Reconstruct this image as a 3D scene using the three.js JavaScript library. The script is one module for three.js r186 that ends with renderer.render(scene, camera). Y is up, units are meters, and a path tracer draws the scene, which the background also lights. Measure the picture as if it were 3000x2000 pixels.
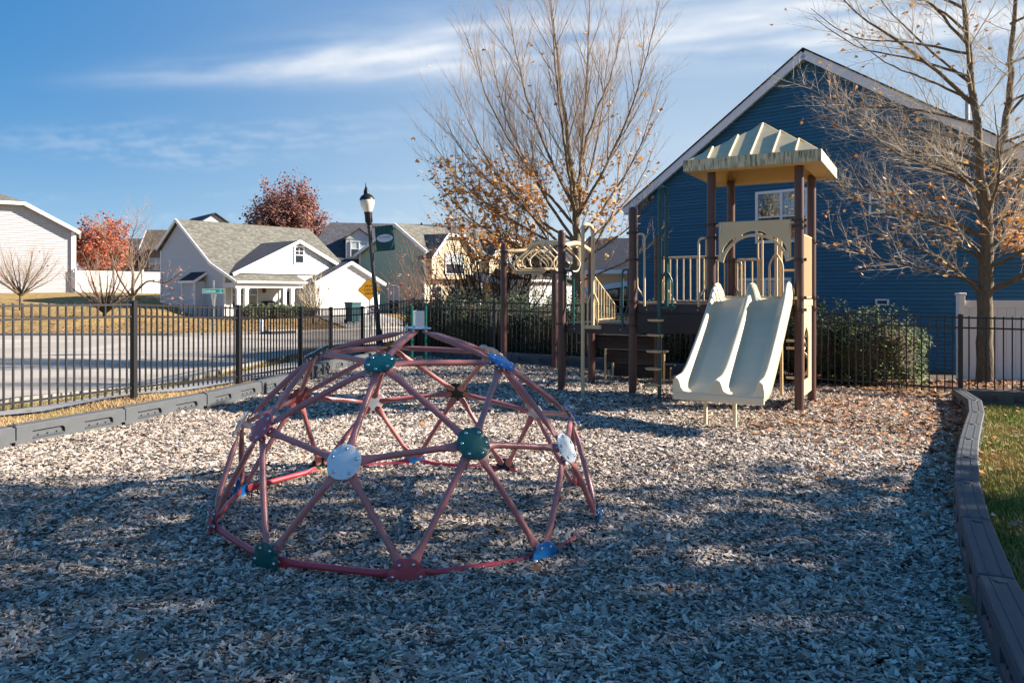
import * as THREE from 'three';
import { mergeGeometries } from 'three/addons/utils/BufferGeometryUtils.js';
import { RoundedBoxGeometry } from 'three/addons/geometries/RoundedBoxGeometry.js';

// ---------------------------------------------------------------- camera, sky, sun, exposure
const scene = new THREE.Scene();
const EYE = 1.69, FOC = 2192;                       // eye height in metres, focal length for a 3000 px wide frame
const camera = new THREE.PerspectiveCamera(2 * Math.atan(1000 / FOC) * 180 / Math.PI, 1.5, 0.1, 1500);
camera.position.set(0, EYE, 0);
camera.lookAt(0, EYE, -10);
camera.setViewOffset(3000, 2000, 0, 143, 3000, 2000);   // level camera with a lens shifted down (uprights stay upright)

const renderer = new THREE.WebGLRenderer({ antialias: true });
renderer.setSize(1024, 682);
renderer.toneMapping = THREE.LinearToneMapping;
renderer.toneMappingExposure = 3.0;
renderer.shadowMap.enabled = true;

const SUN_EL = 27 * Math.PI / 180, SUN_AZ = 10 * Math.PI / 180;
const sunDir = new THREE.Vector3(Math.cos(SUN_EL) * Math.cos(SUN_AZ), Math.sin(SUN_EL), -Math.cos(SUN_EL) * Math.sin(SUN_AZ));
const sun = new THREE.DirectionalLight(new THREE.Color(1, 0.9, 0.77), 5);
sun.position.copy(sunDir).multiplyScalar(80); sun.target.position.set(0, 0, -10);
sun.castShadow = true; sun.shadow.radius = 1; sun.shadow.mapSize.set(4096, 4096);
Object.assign(sun.shadow.camera, { left: -60, right: 60, top: 50, bottom: -50, near: 1, far: 250 });
scene.add(sun, sun.target);

// seeded random numbers and value noise
function rng(seed) { let a = seed >>> 0; return () => { a = a + 0x6D2B79F5 | 0; let t = Math.imul(a ^ a >>> 15, 1 | a); t = t + Math.imul(t ^ t >>> 7, 61 | t) ^ t; return ((t ^ t >>> 14) >>> 0) / 4294967296; }; }
const hash2 = (x, y) => { let h = Math.imul(x, 374761393) + Math.imul(y, 668265263) | 0; h = Math.imul(h ^ h >>> 13, 1274126177); return ((h ^ h >>> 16) >>> 0) / 4294967296; };
const sm = t => t * t * (3 - 2 * t);
function vnoise(x, y, per = 0) {
  let xi = Math.floor(x), yi = Math.floor(y); const fx = sm(x - xi), fy = sm(y - yi);
  const w = per ? k => ((k % per) + per) % per : k => k;
  const a = hash2(w(xi), w(yi)), b = hash2(w(xi + 1), w(yi)), c = hash2(w(xi), w(yi + 1)), d = hash2(w(xi + 1), w(yi + 1));
  return a + (b - a) * fx + (c - a) * fy + (a - b - c + d) * fx * fy;
}
function fbm(x, y, o = 4, per = 0) { let s = 0, a = .5, n = 0; for (let i = 0; i < o; i++) { s += a * vnoise(x + i * 17.3 * (per ? 0 : 1), y + i * 9.1 * (per ? 0 : 1), per); n += a; x *= 2; y *= 2; per *= 2; a *= .5; } return s / n; }
const clamp = (v, a, b) => Math.min(b, Math.max(a, v)), mix = (a, b, t) => a + (b - a) * t;
const smooth = (a, b, v) => sm(clamp((v - a) / (b - a), 0, 1));

// the sky: clear winter blue, paler towards the horizon, with a long band of thin cirrus
(function makeSky() {
  const w = 2048, h = 1024, data = new Float32Array(w * h * 4);
  const ang = Math.atan2(0.89, 3.19), ca = Math.cos(ang), sa = Math.sin(ang);
  for (let j = 0; j < h; j++) for (let i = 0; i < w; i++) {
    const lat = ((j + .5) / h - .5) * Math.PI, phi = ((i + .5) / w - .5) * 2 * Math.PI;
    const dx = Math.cos(lat) * Math.cos(phi), dy = Math.sin(lat), dz = Math.cos(lat) * Math.sin(phi);
    const e = Math.max(0, dy), q = 1 - e;
    let r = mix(0.008, 0.20, Math.pow(q, 8)), g = mix(0.070, 0.27, Math.pow(q, 6.5)), b = mix(0.185, 0.31, Math.pow(q, 4.8));
    const cs = dx * sunDir.x + dy * sunDir.y + dz * sunDir.z, hz = Math.min(.6, 1.05 * smooth(-.35, .5, cs) * Math.pow(q, 2.5));   // paler towards the sun
    r = mix(r, .25, hz); g = mix(g, .285, hz); b = mix(b, .31, hz);
    if (dy > 0.03) {
      const x = dx / dy, y = dz / dy;
      const al = x * ca + (y + 3.0) * sa, ac = -x * sa + (y + 3.0) * ca;     // along and across the cirrus band
      const wob = (fbm(al * .55 + 3, 2.2, 3) - .5) * .9;
      const band = Math.exp(-Math.pow((ac - wob * .3 + .06) / (0.15 + .27 * smooth(-2.2, .6, al)), 2)) * smooth(-2.6, .1, al) * (1 - .4 * smooth(3, 8, al));
      const wisp = fbm(al * 1.3 + 9 + ac * .6, ac * 4.2 + 4, 6), fine = fbm(al * 4.2 + 5 + ac * 2, ac * 13 - al * 2.4, 5);
      const far = smooth(.5, .78, fbm(al * .35 + 40, ac * 1.1 + 11, 4)) * .22;
      let c = band * smooth(.14, .56, wisp) * (.36 + 1.2 * fine) + far * smooth(.35, .7, fine) * smooth(.4, 1.2, Math.abs(ac));
      c = clamp(c, 0, 1) * smooth(0.03, .12, dy) * .94;
      r = mix(r, 0.305, c); g = mix(g, 0.32, c); b = mix(b, 0.34, c);
    } 
    if (dy < 0) { const q = smooth(0, -.06, dy); r = mix(r, .2, q); g = mix(g, .19, q); b = mix(b, .17, q); }
    const o = (j * w + i) * 4; data[o] = r; data[o + 1] = g; data[o + 2] = b; data[o + 3] = 1;
  }
  const t = new THREE.DataTexture(data, w, h, THREE.RGBAFormat, THREE.FloatType);
  t.mapping = THREE.EquirectangularReflectionMapping; t.magFilter = THREE.LinearFilter; t.minFilter = THREE.LinearFilter; t.needsUpdate = true;
  scene.background = t; scene.environment = t;
})();

// ---------------------------------------------------------------- helpers
const V = (x, y, z) => new THREE.Vector3(x, y, z);
const names = {};
function numbered(n) { const k = names[n] = (names[n] ?? -1) + 1; return k ? n + '_' + String(k).padStart(3, '0') : n; }
function mesh(name, geo, mat, parent) { const m = new THREE.Mesh(geo, mat); m.name = name; m.castShadow = m.receiveShadow = true; parent?.add(m); return m; }
function tag(o, label, category, group, kind) { o.userData.label = label; if (category) o.userData.category = category; if (group) o.userData.group = group; if (kind) o.userData.kind = kind; return o; }
function thing(name, label, category, pos = [0, 0, 0], turn = 0, group) { const g = new THREE.Group(); g.name = numbered(name); g.position.set(...pos); g.rotation.y = turn; scene.add(g); return tag(g, label, category, group); }
function single(name, geo, mat, label, category, group) { return tag(mesh(numbered(name), geo, mat, scene), label, category, group); }
function struct(name, geo, mat, label) { const m = mesh(numbered(name), geo, mat, scene); m.userData.kind = 'structure'; if (label) m.userData.label = label; return m; }
function box(w, h, d, x = 0, y = 0, z = 0, ry = 0, rx = 0, rz = 0) { const g = new THREE.BoxGeometry(w, h, d); g.applyMatrix4(new THREE.Matrix4().compose(V(x, y, z), new THREE.Quaternion().setFromEuler(new THREE.Euler(rx, ry, rz)), V(1, 1, 1))); return g; }
function rbox(w, h, d, x = 0, y = 0, z = 0, r = .01, ry = 0, rx = 0, rz = 0) { const g = new RoundedBoxGeometry(w, h, d, 1, r); g.applyMatrix4(new THREE.Matrix4().compose(V(x, y, z), new THREE.Quaternion().setFromEuler(new THREE.Euler(rx, ry, rz)), V(1, 1, 1))); return g; }
const merge = a => { const l = a.map(g => g.index ? g.toNonIndexed() : g); for (const g of l) for (const k of Object.keys(g.attributes)) if (!['position', 'normal', 'uv', ...(l.every(q => q.attributes.color) ? ['color'] : [])].includes(k)) g.deleteAttribute(k); if (!l.every(g => g.attributes.uv)) l.forEach(g => g.deleteAttribute('uv')); return mergeGeometries(l, false); };
function geoFrom(pos, uv, nor, col, idx) { const g = new THREE.BufferGeometry(); g.setAttribute('position', new THREE.Float32BufferAttribute(pos, 3)); if (uv) g.setAttribute('uv', new THREE.Float32BufferAttribute(uv, 2)); if (col) g.setAttribute('color', new THREE.Float32BufferAttribute(col, 3)); if (idx) g.setIndex(idx); if (nor) g.setAttribute('normal', new THREE.Float32BufferAttribute(nor, 3)); else g.computeVertexNormals(); return g; }
// loft: rings of ellipses along stations {p, a (half width), b (half thickness), n (thickness direction)}
function loftRaw(st, sides, caps, P, N, U, I) {
  const base = P.length / 3, t = V(), bi = V(), nn = V(); let run = 0;
  for (let i = 0; i < st.length; i++) {
    const s = st[i], q0 = st[Math.max(0, i - 1)].p, q1 = st[Math.min(st.length - 1, i + 1)].p;
    t.subVectors(q1, q0).normalize(); nn.copy(s.n).addScaledVector(t, -s.n.dot(t)).normalize(); bi.crossVectors(t, nn);
    if (i) run += s.p.distanceTo(st[i - 1].p);
    for (let k = 0; k <= sides; k++) {
      const c = Math.cos(k / sides * 2 * Math.PI), d = Math.sin(k / sides * 2 * Math.PI);
      P.push(s.p.x + bi.x * c * s.a + nn.x * d * s.b, s.p.y + bi.y * c * s.a + nn.y * d * s.b, s.p.z + bi.z * c * s.a + nn.z * d * s.b);
      const nx = bi.x * c / s.a + nn.x * d / s.b, ny = bi.y * c / s.a + nn.y * d / s.b, nz = bi.z * c / s.a + nn.z * d / s.b, l = 1 / Math.hypot(nx, ny, nz);
      N.push(nx * l, ny * l, nz * l); U.push(k / sides * Math.PI * 2 * s.a, run);
    }
  }
  const w = sides + 1;
  for (let i = 0; i < st.length - 1; i++) for (let k = 0; k < sides; k++) { const a = base + i * w + k, b = a + w; I.push(a, b, a + 1, b, b + 1, a + 1); }
  if (caps) for (const e of [0, st.length - 1]) {
    const c = P.length / 3, s = st[e], sg = e ? 1 : -1, q = e ? st[e - 1].p : st[1].p, d = V().subVectors(s.p, q).normalize();
    P.push(s.p.x, s.p.y, s.p.z); N.push(d.x, d.y, d.z); U.push(0, 0);
    for (let k = 0; k <= sides; k++) { const o = (base + e * w + k) * 3; P.push(P[o], P[o + 1], P[o + 2]); N.push(d.x, d.y, d.z); U.push(0, 0); }
    for (let k = 0; k < sides; k++) sg > 0 ? I.push(c, c + 2 + k, c + 1 + k) : I.push(c, c + 1 + k, c + 2 + k);
  }
}
function loft(st, sides = 10, caps = true) { const P = [], N = [], U = [], I = []; loftRaw(st, sides, caps, P, N, U, I); return geoFrom(P, U, N, null, I); }
function fillet(pts, r, n = 5) {
  if (!r) return pts.map(p => p.clone());
  const out = [pts[0].clone()];
  for (let i = 1; i < pts.length - 1; i++) {
    const a = pts[i - 1], p = pts[i], b = pts[i + 1], d0 = V().subVectors(a, p), d1 = V().subVectors(b, p), q = Math.min(r, d0.length() * .49, d1.length() * .49);
    const s = p.clone().addScaledVector(d0.normalize(), q), e = p.clone().addScaledVector(d1.normalize(), q);
    for (let k = 0; k <= n; k++) { const t = k / n; out.push(V().addScaledVector(s, (1 - t) * (1 - t)).addScaledVector(p, 2 * t * (1 - t)).addScaledVector(e, t * t)); }
  }
  out.push(pts[pts.length - 1].clone()); return out;
}
function pipe(pts, r, fil = 0, sides = 10, n = 5) {     // round pipe through points with rounded bends
  const q = fillet(pts.map(p => p.isVector3 ? p : V(...p)), fil, n), st = [];
  let nr = V(0, 0, 1); const t0 = V().subVectors(q[1], q[0]).normalize(); if (Math.abs(t0.z) > .9) nr.set(1, 0, 0);
  for (let i = 0; i < q.length; i++) { const t = V().subVectors(q[Math.min(q.length - 1, i + 1)], q[Math.max(0, i - 1)]).normalize(); nr = nr.clone().addScaledVector(t, -nr.dot(t)).normalize(); st.push({ p: q[i], a: r, b: r, n: nr }); }
  return loft(st, sides);
}
const cyl = (r0, r1, h, x, y, z, s = 12) => { const g = new THREE.CylinderGeometry(r1, r0, h, s); g.translate(x, y + h / 2, z); return g; };
function slab(pts, th, uvs = 1) {                        // a convex flat polygon given a thickness downwards
  const P = [], U = [], n = pts.length, p = pts.map(q => V(...q)), ax = V().subVectors(p[1], p[0]).normalize(), nor = V().crossVectors(ax, V().subVectors(p[2], p[0])).normalize(), ay = V().crossVectors(nor, ax);
  const uv = q => { const d = V().subVectors(q, p[0]); return [d.dot(ax) * uvs, d.dot(ay) * uvs]; };
  const lo = p.map(q => q.clone().setY(q.y - th)), tri = (a, b, c, l) => { for (const q of [a, b, c]) { P.push(q.x, q.y, q.z); U.push(...uv(q)); } };
  for (let i = 1; i < n - 1; i++) { if (nor.y >= 0) { tri(p[0], p[i], p[i + 1]); tri(lo[0], lo[i + 1], lo[i]); } else { tri(p[0], p[i + 1], p[i]); tri(lo[0], lo[i], lo[i + 1]); } }
  for (let i = 0; i < n; i++) { const j = (i + 1) % n; if (nor.y >= 0) { tri(p[i], lo[i], lo[j]); tri(p[i], lo[j], p[j]); } else { tri(p[i], lo[j], lo[i]); tri(p[i], p[j], lo[j]); } }
  return geoFrom(P, U);
}
function extr(shape, depth, bev = 0, seg = 6) { return new THREE.ExtrudeGeometry(shape, { depth, bevelEnabled: bev > 0, bevelThickness: bev, bevelSize: bev, bevelSegments: 1, curveSegments: seg }); }
const ORD = ['first', 'second', 'third', 'fourth', 'fifth', 'sixth', 'seventh', 'eighth', 'ninth', 'tenth', 'eleventh', 'twelfth', 'thirteenth', 'fourteenth'];

// ---------------------------------------------------------------- materials
function tex(n, fn, srgb = true, rep = 1) {
  const d = new Uint8Array(n * n * 4);
  for (let j = 0; j < n; j++) for (let i = 0; i < n; i++) { const c = fn(i / n, j / n), o = (j * n + i) * 4; for (let k = 0; k < 3; k++) d[o + k] = clamp(Math.round((Array.isArray(c) ? c[k] : c) * 255), 0, 255); d[o + 3] = 255; }
  const t = new THREE.DataTexture(d, n, n, THREE.RGBAFormat); t.wrapS = t.wrapT = THREE.RepeatWrapping; t.magFilter = THREE.LinearFilter; t.minFilter = THREE.LinearMipmapLinearFilter; t.generateMipmaps = true;
  if (srgb) t.colorSpace = THREE.SRGBColorSpace; t.repeat.set(rep, rep); t.needsUpdate = true; return t;
}
const M = (color, rough = .7, o = {}) => new THREE.MeshStandardMaterial({ color, roughness: rough, ...o });
const PM = (color, rough = .7, o = {}) => new THREE.MeshPhysicalMaterial({ color, roughness: rough, ...o });
const speck = tex(256, (u, v) => .42 + .3 * fbm(u * 8, v * 8, 3, 8) + .28 * hash2(Math.floor(u * 256), Math.floor(v * 256)), false, 1);
const mottle = (rep, lo = .82, hi = 1) => tex(256, (u, v) => mix(lo, hi, fbm(u * 6, v * 6, 5, 6) * .75 + .25 * hash2(Math.floor(u * 256), Math.floor(v * 256) + 7)), true, rep);
const barkMap = tex(256, (u, v) => { const c = fbm(u * 24, v * 5, 4, 24) * .7 + fbm(u * 6, v * 6, 3, 6) * .3; return [mix(.50, .86, c), mix(.47, .82, c), mix(.43, .75, c)]; }, true, 2);
const barkBump = tex(256, (u, v) => fbm(u * 32, v * 6, 4, 32), false, 2);
const shingleMap = tint => tex(512, (u, v) => { const row = Math.floor(v * 28), c = Math.floor(u * 18 + (row % 2) * .5 + hash2(row, 3) * .4); const t = .60 + .26 * hash2(c, row) + .16 * fbm(u * 40, v * 40, 2, 40) + (((v * 28) % 1) < .1 ? -.12 : 0); return tint.map(q => q * t); }, true, .25);
const mat = {
  red: PM('#cf7d79', .5, { map: mottle(1.5, .8), clearcoat: .5, clearcoatRoughness: .28 }), redBase: PM('#c23e4c', .45, { map: mottle(1.5, .84), clearcoat: .4, clearcoatRoughness: .3 }),
  hubWhite: M('#dfe3e6', .35), hubGreen: M('#0d5350', .35), hubDark: M('#123c35', .4), hubBlue: M('#1b72b8', .35), hubRed: M('#b84d56', .42),
  bolt: M('#c9ccd0', .22, { metalness: .9 }),
  brown: M('#573a34', .38, { map: mottle(1, .9) }), clamp: M('#38231f', .4), deckDark: M('#3a302e', .55), perf: M('#2a2220', .6),
  cream: M('#dcc195', .42, { map: mottle(1, .93) }), slide: M('#ddd0b2', .3, { map: mottle(.9, .94) }), creamRoof: PM('#e0d0a6', .55, { transmission: .22, thickness: 0, map: mottle(1.4, .88) }), soffit: PM('#cfae72', .6, { transmission: .1, thickness: 0 }),
  greenPipe: M('#0f4a46', .35), greenPost: M('#14705a', .45),
  black: M('#1d1c1f', .42), timber: M('#51555a', .62, { map: mottle(2.2, .8), bumpMap: speck, bumpScale: .0015 }), 
  white: M('#cdcbc8', .55), trim: M('#e9e7e6', .55), vinyl: M('#e9e4e2', .45),
  glass: PM('#0c1014', .04, { ior: 1.9 }), glassSky: PM('#8fa6b4', .03, { metalness: 1 }), blind: M('#b9c4c8', .6),
  sidWhite: M('#b4b4b8', .6), sidBlue: M('#2f6d8d', .6), sidGrey: M('#b9bcc2', .6), sidCottage: M('#b9bcc2', .6), sidGreen: M('#a9bda6', .6), sidTan: M('#e2cba6', .65), sidTaupe: M('#8a8079', .65), brick: M('#8a4a3c', .8, { map: mottle(3, .75) }),
  roofOlive: M('#ffffff', .9, { map: shingleMap([.48, .47, .43]) }), roofDark: M('#ffffff', .9, { map: shingleMap([.33, .33, .36]) }), roofNavy: M('#ffffff', .85, { map: shingleMap([.15, .17, .24]) }), roofBrown: M('#ffffff', .9, { map: shingleMap([.38, .34, .30]) }),
  concrete: M('#b9b3ad', .85, { map: tex(512, (u, v) => .74 + .2 * fbm(u * 5, v * 5, 5, 5) + .08 * hash2(Math.floor(u * 512), Math.floor(v * 512)), true, .2) }), kerb: M('#a8a299', .85, { map: mottle(1, .8) }),
  road: M('#ffffff', .9, { map: tex(1024, (u, v) => { const f = fbm(u * 9, v * 9, 5, 9), g = hash2(Math.floor(u * 1024), Math.floor(v * 1024)); const c = .50 + .16 * f + .09 * g; return [c, c * .945, c * .885]; }, true, .11) }),
  bark: M('#9b9082', .9, { map: barkMap, bumpMap: barkBump, bumpScale: .012 }), barkPale: M('#b3a48c', .9, { map: barkMap, bumpMap: barkBump, bumpScale: .006 }), barkDark: M('#5c5049', .9, { map: barkMap, bumpMap: barkBump, bumpScale: .006 }),
  twig: M('#8a7768', .85), twigPale: M('#d3c3ab', .85), twigDark: M('#54453f', .85), twigRed: M('#7b5148', .85),
  leaf: PM('#ffffff', .8, { vertexColors: true, transmission: .35, thickness: 0, side: THREE.DoubleSide }),
  leafGreen: PM('#ffffff', .78, { vertexColors: true, transmission: .2, thickness: 0, side: THREE.DoubleSide }),
  hedgeCore: M('#51432f', .95), door: M('#2b1f24', .5), iron: M('#17191c', .45, { metalness: .3 }), pole: M('#33363b', .38, { metalness: .2 }),
  bin: M('#17474e', .5), galv: M('#a9adab', .42, { metalness: .6 }), plastWhite: M('#e6e6e2', .5)
};
// ---------------------------------------------------------------- ground (x to the right, D = distance ahead of the camera, so z = -D)
const CTRL = [[0, 0, -.05], [-3, 2, -.05], [3, 1, -.04], [0, 4, -.055], [-2.5, 4.5, -.05], [2, 5, -.05], [-4, 6.5, -.02], [0, 7, -.03], [3, 7, -.02], [-3, 8.5, 0], [0, 9.5, .01], [3, 9.3, 0], [4.5, 8.5, -.03], [-1.5, 12, .02], [4, 10.5, .0], [3, 11, .03], [1.9, 11.7, .11], [.8, 12.2, .09], [2.5, 12.7, .05], [1.4, 13.3, .05], [4.6, 11.5, .0], [-1, 15, .06], [-2.4, 18.4, .15], [-5.5, 10.85, .15], [-6.4, 8.6, .17], [-5.55, 8.1, -.03], [-4.97, 9.47, -.02], [-4.46, 10.74, -.01], [-6.1, 6.7, -.04], [-3.95, 13.2, .0], [-3.9, 15.7, .02], [-4.83, 13.2, .05], [-4.4, 15.6, -.02], [-4.34, 17.9, -.07], [-4.05, 20.2, -.09], [-.4, 17.2, .1], [1.6, 16.1, .08], [3.6, 14.9, .03], [5.6, 13.8, -.04], [7.56, 12.6, -.1], [9.7, 11.4, -.12], [6.5, 10.4, -.06], [8, 8, 0], [5, 5, -.02], [9, 3, 0],
  [-7.7, 11.3, -.03], [-7, 14, -.08], [-8, 19, -.1], [-12, 15, -.08], [-14, 22, -.08], [-20, 18, -.05], [-20, 29, .02], [-12, 29, .02], [-6, 26, -.05], [-8, 33, .02], [-18, 36, .12], [-21, 38, .45], [-27, 36, .5], [-38, 38, .8], [-33, 44, 1.05], [-24, 46, .7], [-35, 60, 1.7], [-48, 58, 1.75], [-22, 60, 1.6], [-50, 40, 1.0], [-18, 48, 0], [-12, 44, 0], [-11, 55, .1], [-7, 61, -.35], [2, 42, -.1], [3, 58, -.2], [9.6, 16, -.22], [9.5, 14.8, -.1], [8, 21, -.4], [4, 25, -.4], [13, 18, -.35], [2, 22, -.1], [-1, 23, -.1], [14, 8, 0], [16, 0, 0], [-30, 80, 2], [0, 90, 1], [40, 60, .5], [60, 200, 1], [-60, 200, 2], [0, 300, 1.5], [30, 20, 0], [-60, 10, 0], [0, -20, 0]];
function ht(x, D) { let s = 0, w = 0; for (const [a, b, h] of CTRL) { const d2 = (x - a) * (x - a) + (D - b) * (D - b) + .35, q = 1 / (d2 * d2); s += q * h; w += q; } return s / w; }
function inside(p, x, y) { let c = false; for (let i = 0, j = p.length - 1; i < p.length; j = i++) if ((p[i][1] > y) !== (p[j][1] > y) && x < (p[j][0] - p[i][0]) * (y - p[i][1]) / (p[j][1] - p[i][1]) + p[i][0]) c = !c; return c; }
function edgeDist(p, x, y) { let m = 1e9; for (let i = 0, j = p.length - 1; i < p.length; j = i++) { const ax = p[j][0], ay = p[j][1], bx = p[i][0] - ax, by = p[i][1] - ay, t = clamp(((x - ax) * bx + (y - ay) * by) / (bx * bx + by * by), 0, 1); m = Math.min(m, Math.hypot(x - ax - bx * t, y - ay - by * t)); } return m; }
const BORDER_L = [[-6.5, 5.6], [-6.0, 6.9], [-5.5, 8.18], [-4.97, 9.47], [-4.46, 10.74], [-4.1, 12.0], [-3.95, 13.25], [-3.93, 14.5], [-3.88, 15.75], [-3.6, 16.95], [-2.95, 17.9], [-1.95, 18.0]];
const BORDER_R = [[7.1, 11.9], [6.5, 10.5], [5.78, 9.3], [5.18, 8.4], [4.62, 7.55], [4.09, 6.72], [3.55, 5.83], [3.06, 4.93], [2.55, 3.93], [2.05, 2.85], [1.6, 1.75], [1.3, .6]];
const MULCH = [...BORDER_L, [-2.3, 18.25], [7.5, 12.55], ...BORDER_R, [1.2, -4], [-8, -4], [-7.2, 4]];
const ROAD_NEAR = [[-45, 2], [-30, 5.2], [-14, 9.6], [-7.9, 11.4], [-6.75, 12.9], [-6.25, 15.6], [-6.2, 19.2], [-6.0, 22], [-5.3, 25], [-1, 29.6], [5, 36], [14, 46.5], [40, 77]];
const ROAD_FAR = [[33, 80], [8, 50.5], [-2, 39], [-6.5, 33.8], [-9.5, 30.4], [-13, 28.9], [-20, 29], [-45, 31], [-70, 33]];
const ROAD = [...ROAD_NEAR, ...ROAD_FAR, [-70, 2]];
const lumps = (x, D) => (fbm(x * 1.1 + 31, D * 1.1 + 7, 3) - .5) * .075 + (fbm(x * 5 + 3, D * 5, 2) - .5) * .022;
const mulchY = (x, D) => ht(x, D) + lumps(x, D) + .012;

function gridFill(poly, cell, yf, uvs, x0, x1, d0, d1, col, keep) {
  const P = [], U = [], C = [], I = [], idx = new Map();
  const vert = (i, j) => { const k = i + ',' + j; let v = idx.get(k); if (v === undefined) { v = P.length / 3; idx.set(k, v); const x = x0 + i * cell, D = d0 + j * cell; P.push(x, yf(x, D), -D); U.push(x * uvs, D * uvs); if (col) C.push(...col(x, D)); } return v; };
  for (let i = 0; i < (x1 - x0) / cell; i++) for (let j = 0; j < (d1 - d0) / cell; j++) {
    const x = x0 + (i + .5) * cell, D = d0 + (j + .5) * cell; if (!inside(poly, x, D) || keep && !keep(x, D)) continue;
    const a = vert(i, j), b = vert(i + 1, j), c = vert(i + 1, j + 1), d = vert(i, j + 1); I.push(a, b, c, a, c, d);
  }
  return geoFrom(P, U, null, col ? C : null, I);
}
// lawn: one sheet to the horizon, lowered where road and mulch lie
const axis = (a, b, n, e) => { const r = []; for (let i = 0; i <= n; i++) { const t = i / n * 2 - 1; r.push((a + b) / 2 + (b - a) / 2 * Math.sign(t) * Math.pow(Math.abs(t), e)); } return r; };
(function lawn() {
  const xs = [-600, -400, -250, -160, -110, -80], ds = [-60, -30, -15]; for (let x = -62; x < -24; x += 1) xs.push(x); for (let x = -24; x <= 26; x += .4) xs.push(x); xs.push(28, 32, 38, 46, 60, 80, 110, 160, 250, 400, 600); for (let d = -8; d < 32; d += .4) ds.push(d); for (let d = 32; d < 72; d += 1) ds.push(d); ds.push(74, 80, 90, 110, 140, 180, 240, 320, 450, 700, 1100);
  const P = [], U = [], C = [], I = [], n = xs.length;
  for (const D of ds) for (const x of xs) {
    let y = ht(x, D); if (inside(ROAD, x, D) && edgeDist(ROAD, x, D) > .45 || inside(MULCH, x, D) && edgeDist(MULCH, x, D) > .45) y -= .3; else y += (fbm(x * .8, D * .8, 3) - .5) * .05;
    P.push(x, y, -D); U.push(x / 5, D / 5);
    const gr = .62 * smooth(-1, 2, x) * (1 - smooth(11.5, 13.5, D)) + (D < 27 && x > -8 && x < -4.5 && D > 9 ? .35 : 0), m = clamp(gr + (fbm(x * .25 + 9, D * .25, 3) - .5) * .5, 0, 1), q = .85 + .3 * fbm(x * .5, D * .5 + 60, 3);
    const bed = D > 12.6 && D < 27 && x > -5 ? 1 : 0, o = [mix(mix(.43, .15, m), .10, bed) * q, mix(mix(.29, .165, m), .068, bed) * q, mix(mix(.11, .05, m), .045, bed) * q]; C.push(...o);
  }
  for (let j = 0; j < ds.length - 1; j++) for (let i = 0; i < n - 1; i++) { const a = j * n + i; I.push(a, a + 1, a + n + 1, a, a + n + 1, a + n); }
  const map = tex(1024, (u, v) => { const f = fbm(u * 14, v * 14, 5, 14), g = hash2(Math.floor(u * 1024), Math.floor(v * 1024)), h = vnoise(u * 230, v * 90, 0); const c = .60 + .28 * f + .13 * g + .12 * (h - .5); return [c, c * (.95 + .07 * f), c * (.85 + .1 * f)]; }, true, 1);
  struct('lawn', geoFrom(P, U, null, C, I), M('#ffffff', .95, { map, vertexColors: true, bumpMap: map, bumpScale: .03 }), 'dormant golden brown lawn spreading around the play area and houses');
})();
struct('road', gridFill(ROAD, .3, (x, D) => ht(x, D) + .008, 1, -70, 40, 1.4, 80), mat.road, 'pale worn street curving beyond the black fence');
function ribbon(a, b, yo, uvs = 1, step = .5) {          // strip between two polylines with the same number of points
  const P = [], U = [], I = []; let run = 0, n = 0;
  for (let i = 0; i < a.length - 1; i++) { const L = Math.hypot(a[i + 1][0] - a[i][0], a[i + 1][1] - a[i][1]), k = Math.max(1, Math.round(L / step)); for (let s = 0; s < k + (i === a.length - 2 ? 1 : 0); s++) { const t = s / k, p = [mix(a[i][0], a[i + 1][0], t), mix(a[i][1], a[i + 1][1], t)], q = [mix(b[i][0], b[i + 1][0], t), mix(b[i][1], b[i + 1][1], t)]; P.push(p[0], ht(...p) + yo, -p[1], q[0], ht(...q) + yo, -q[1]); const w = Math.hypot(p[0] - q[0], p[1] - q[1]); U.push(0, (run + L * t) * uvs, w * uvs, (run + L * t) * uvs); n++; } run += L; }
  for (let i = 0; i < n - 1; i++) { const k = i * 2; I.push(k, k + 2, k + 1, k + 1, k + 2, k + 3); }
  const g = geoFrom(P, U, null, null, I); const nn = g.attributes.normal; if (nn.getY(0) < 0) { for (let i = 0; i < I.length; i += 3) { const t = I[i]; I[i] = I[i + 1]; I[i + 1] = t; } g.setIndex(I); g.computeVertexNormals(); } return g;
}
function offs(pl, d) { return pl.map((p, i) => { const a = pl[Math.max(0, i - 1)], b = pl[Math.min(pl.length - 1, i + 1)], l = Math.hypot(b[0] - a[0], b[1] - a[1]); return [p[0] - (b[1] - a[1]) / l * d, p[1] + (b[0] - a[0]) / l * d]; }); }
function kerb(pl, side) {                                // raised kerb with a flush gutter on the road side
  const top = .1, a = offs(pl, -.02 * side), b = offs(pl, -.17 * side), g = [ribbon(a, b, top), ribbon(offs(pl, .38 * side), offs(pl, -.03 * side), .014)];
  for (const e of [a, b]) { const r = ribbon(e, e, 0), p = r.attributes.position; for (let i = 0; i < p.count; i++) p.setY(i, p.getY(i) + (i % 2 ? top : -.1)); r.computeVertexNormals(); g.push(r); }
  return merge(g);
}
struct('kerb', kerb(ROAD_NEAR, 1), mat.kerb, 'concrete kerb along the near side of the street');
struct('kerb', kerb(ROAD_FAR, 1), mat.kerb, 'concrete kerb along the far side of the street');
const SW_IN = [[-14, 2.5], [-9, 5.6], [-7.0, 8.2], [-5.8, 10.85], [-5.12, 13.2], [-4.7, 15.6], [-4.6, 17.9], [-4.4, 20.4], [-3.4, 24]];
struct('pavement', ribbon(SW_IN, offs(SW_IN, 1.0), .03, .4), mat.concrete, 'concrete pavement running just outside the black fence');
const DRV = [[-13.4, 51.4], [-7.2, 33.4]], DRV2 = [[-9.9, 55.4], [-4.2, 37.0]];
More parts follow.
